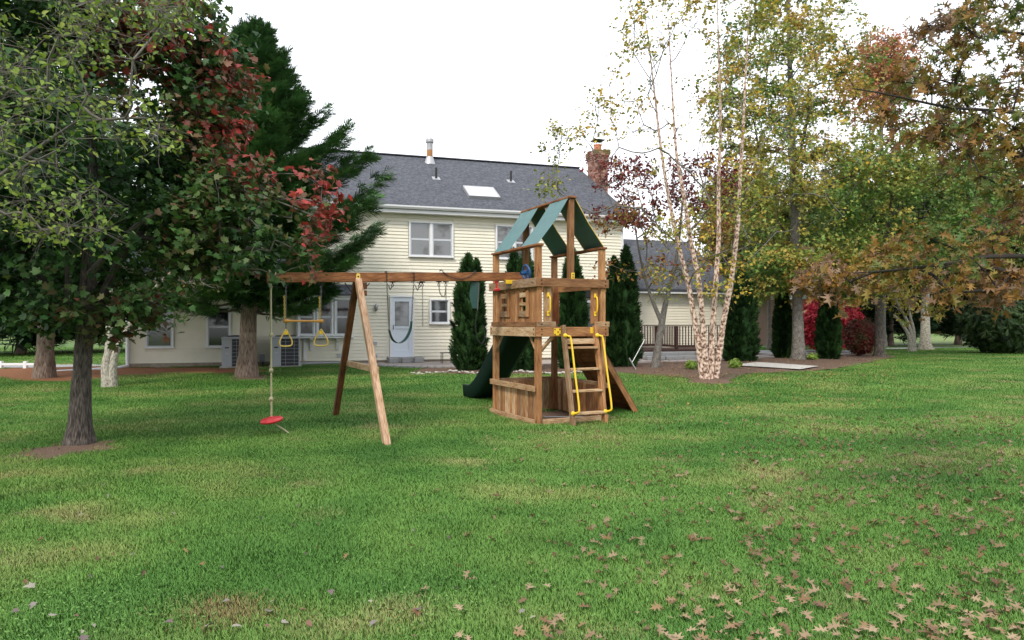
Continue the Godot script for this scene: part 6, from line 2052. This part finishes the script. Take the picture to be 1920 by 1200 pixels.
func make_lawn() -> void:
	# a hand's breadth of turf, in four versions; blades lean every way
	var tufts := []
	for k in 4:
		var mb := MB.new()
		for q in 150:
			var a := rng.randf() * TAU
			var r := sqrt(rng.randf()) * 0.17
			var p := Vector3(cos(a) * r, -0.004, sin(a) * r)
			var h := rng.randf_range(0.018, 0.044)
			var lean := rng.randf() * TAU
			var tip := p + Vector3(cos(lean) * h * rng.randf_range(0.2, 1.0), h, sin(lean) * h * rng.randf_range(0.2, 1.0))
			var v := rng.randf_range(0.65, 1.3)
			var col := Color(v, v, v)
			if rng.randf() < 0.09: col = Color(2.0, 1.25, 1.7) * v
			var side := Vector3(cos(lean + 1.5 + rng.randf()), 0, sin(lean + 1.5 + rng.randf())) * rng.randf_range(0.0018, 0.0034)
			var nn := (Vector3.UP * 0.8 + side.cross(tip - p).normalized() * 0.5).normalized()
			var mid := p.lerp(tip, 0.55) + Vector3(0, h * 0.12, 0)
			var f := mb.vert(p - side, nn, Vector2.ZERO, col)
			mb.vert(p + side, nn, Vector2.ZERO, col)
			mb.vert(mid + side * 0.8, nn, Vector2.ZERO, col)
			mb.vert(mid - side * 0.8, nn, Vector2.ZERO, col)
			mb.vert(tip, nn, Vector2.ZERO, col)
			mb.face(f, f + 1, f + 2)
			mb.face(f, f + 2, f + 3)
			mb.face(f + 3, f + 2, f + 4)
		tufts.append(mb.mesh(M.grass))
	var places := [[], [], [], []]
	var tints := [PackedColorArray(), PackedColorArray(), PackedColorArray(), PackedColorArray()]
	for band in [[2.6, 6.0, 0.07, 0.9], [6.0, 10.0, 0.085, 1.0], [10.0, 16.0, 0.11, 1.2], [16.0, 24.0, 0.16, 1.6], [24.0, 40.0, 0.28, 2.2]]:
		var d: float = band[0]
		while d < band[1]:
			var x := -0.8 * d
			while x < 0.8 * d:
				var p := Vector2(x + rng.randf_range(-0.5, 0.5) * band[2], -d + rng.randf_range(-0.5, 0.5) * band[2])
				x += band[2]
				if not free_of_beds(p + Vector2(noise_b.get_noise_2d(p.x * 5.0, p.y * 5.0), noise_b.get_noise_2d(p.x * 5.0 + 50.0, p.y * 5.0)) * 0.35): continue
				var house := (Vector3(p.x, 0, p.y) - Vector3(-3.88, 0, -24.0)) * Basis(Vector3.UP, HOUSE_TURN)
				if house.z < 0.15 and house.x > -8.6 and house.x < 15.0 and house.z > -11.0: continue
				var k := rng.randi() % 4
				var s: float = band[3] * rng.randf_range(0.85, 1.15)
				var high: float = s * (1.0 + 0.6 * noise_b.get_noise_2d(p.x * 1.6, p.y * 1.6)) / (1.0 if band[3] < 1.2 else band[3] * 0.75)
				places[k].append(Transform3D(Basis(Vector3.UP, rng.randf() * TAU) * Basis.from_scale(Vector3(s, high, s)), Vector3(p.x, ground(p.x, p.y), p.y)))
				var c := lawn_tone(p.x, p.y)
				var v := rng.randf_range(0.85, 1.15)
				tints[k].append(Color(c.r * v, c.g * v, c.b * v))
			d += band[2]
	var total := 0
	for k in 4:
		total += places[k].size()
		var o := scatter("grass", tufts[k], places[k], tints[k], self)
		o.set_meta("kind", "stuff")
		tag(o, "short green lawn grass with yellowed patches", "grass", "lawn grass")
	print("tufts ", total)
	# clover and plantain growing in the turf
	var weeds := []
	var weed_tints := PackedColorArray()
	for patch in [[60, 1150, 0.5, 700], [200, 1185, 0.4, 420], [460, 915, 0.7, 420], [640, 870, 0.6, 380], [720, 1110, 0.5, 240], [1010, 905, 0.7, 300], [1300, 860, 0.8, 280], [900, 1190, 0.5, 260]]:
		var g := on_ground(patch[0], patch[1])
		for k in patch[3]:
			var d: Vector3 = ball() * patch[2] * 1.4
			var p := Vector3(g.x + d.x, 0, g.z + d.z)
			p.y = ground(p.x, p.z) + rng.randf_range(0.025, 0.05)
			weeds.append(Transform3D(facing((Vector3.UP + ball() * 0.5).normalized(), rng.randf() * TAU, rng.randf_range(0.01, 0.023)), p))
			weed_tints.append(pick([Color(0.08, 0.19, 0.04), Color(0.13, 0.27, 0.06), Color(0.19, 0.33, 0.085)], rng.randf()))
	var wo := scatter("lawn_weeds", SINGLE[3], weeds, weed_tints, self)
	wo.set_meta("kind", "stuff")
	tag(wo, "patches of low round-leaved clover growing in the lawn", "clover")
	# fallen leaves: the largest ones singly, the rest as litter
	var oak_cols := [Color(0.14, 0.078, 0.036), Color(0.22, 0.148, 0.082), Color(0.3, 0.22, 0.13), Color(0.11, 0.052, 0.024), Color(0.2, 0.115, 0.047), Color(0.26, 0.185, 0.11)]
	var spots := []
	for k in 3900:
		var px := rng.randf_range(760, 1990)
		var py := 785.0 + 440.0 * pow(rng.randf(), 1.55)
		var want := smoothstep(700.0, 1750.0, px + (py - 900.0) * 0.25) * (0.55 + 0.6 * noise_a.get_noise_2d(px * 0.01, py * 0.03))
		if px > 1400.0 and py < 960.0: want += 0.45
		if rng.randf() > want: continue
		spots.append([on_ground(px, py), 0])
	for k in 230:
		var px := rng.randf_range(-60, 1250)
		var py := 775.0 + 440.0 * pow(rng.randf(), 1.3)
		if rng.randf() < 0.45 or px < 600.0: spots.append([on_ground(px, py), 1])
	for k in 420: spots.append([on_ground(rng.randf_range(1200, 1700), rng.randf_range(696, 770)), 2])
	for k in 900: spots.append([on_ground(rng.randf_range(1190, 1680), rng.randf_range(670, 712)), 2])
	spots.sort_custom(func(a, b): return a[0].z > b[0].z)
	var singles := {}
	var litter := []
	var litter_tint := PackedColorArray()
	var num := 0
	for e in spots:
		var g: Vector3 = e[0]
		var kind: int = e[1]
		var size: float = [rng.randf_range(0.055, 0.1), rng.randf_range(0.03, 0.06), rng.randf_range(0.05, 0.09)][kind]
		var col: Color = pick(oak_cols, rng.randf())
		if kind == 1: col = pick([Color(0.27, 0.25, 0.18), Color(0.22, 0.2, 0.18), Color(0.08, 0.045, 0.045), Color(0.2, 0.09, 0.05), Color(0.3, 0.2, 0.08)], rng.randf())
		if kind == 2: col = pick([Color(0.5, 0.35, 0.07), Color(0.36, 0.2, 0.09), Color(0.2, 0.1, 0.06)], rng.randf())
		var tilt := (Vector3.UP + ball() * 0.55).normalized()
		var xf := Transform3D(facing(tilt, rng.randf() * TAU, size), g + Vector3(0, rng.randf_range(0.035, 0.06), 0))
		if num < 300 and kind < 2:
			var bucket := "%d_%d" % [kind, num % 12]
			var shape: Mesh = SINGLE[num % 3] if kind == 0 else SINGLE[3 + num % 2]
			if not singles.has(bucket):
				var m := mat("fallen_leaf_" + bucket, col.linear_to_srgb(), 0.75)
				m.cull_mode = BaseMaterial3D.CULL_DISABLED
				singles[bucket] = m
			var o := share("fallen_leaf", shape, self)
			o.material_override = singles[bucket]
			o.transform = xf
			if kind == 0: tag(o, "dry tan-brown lobed oak leaf lying on the lawn", "leaf", "fallen oak leaves on the lawn")
			else: tag(o, "small pale or dark fallen leaf lying on the lawn near the maple", "leaf", "fallen small leaves on the lawn")
			num += 1
		else:
			litter.append(xf)
			litter_tint.append(col)
	var lo := scatter("leaf_litter", SINGLE[0], litter, litter_tint, self)
	lo.set_meta("kind", "stuff")
	tag(lo, "scattered small fallen leaves over the farther lawn and beds", "leaf litter")
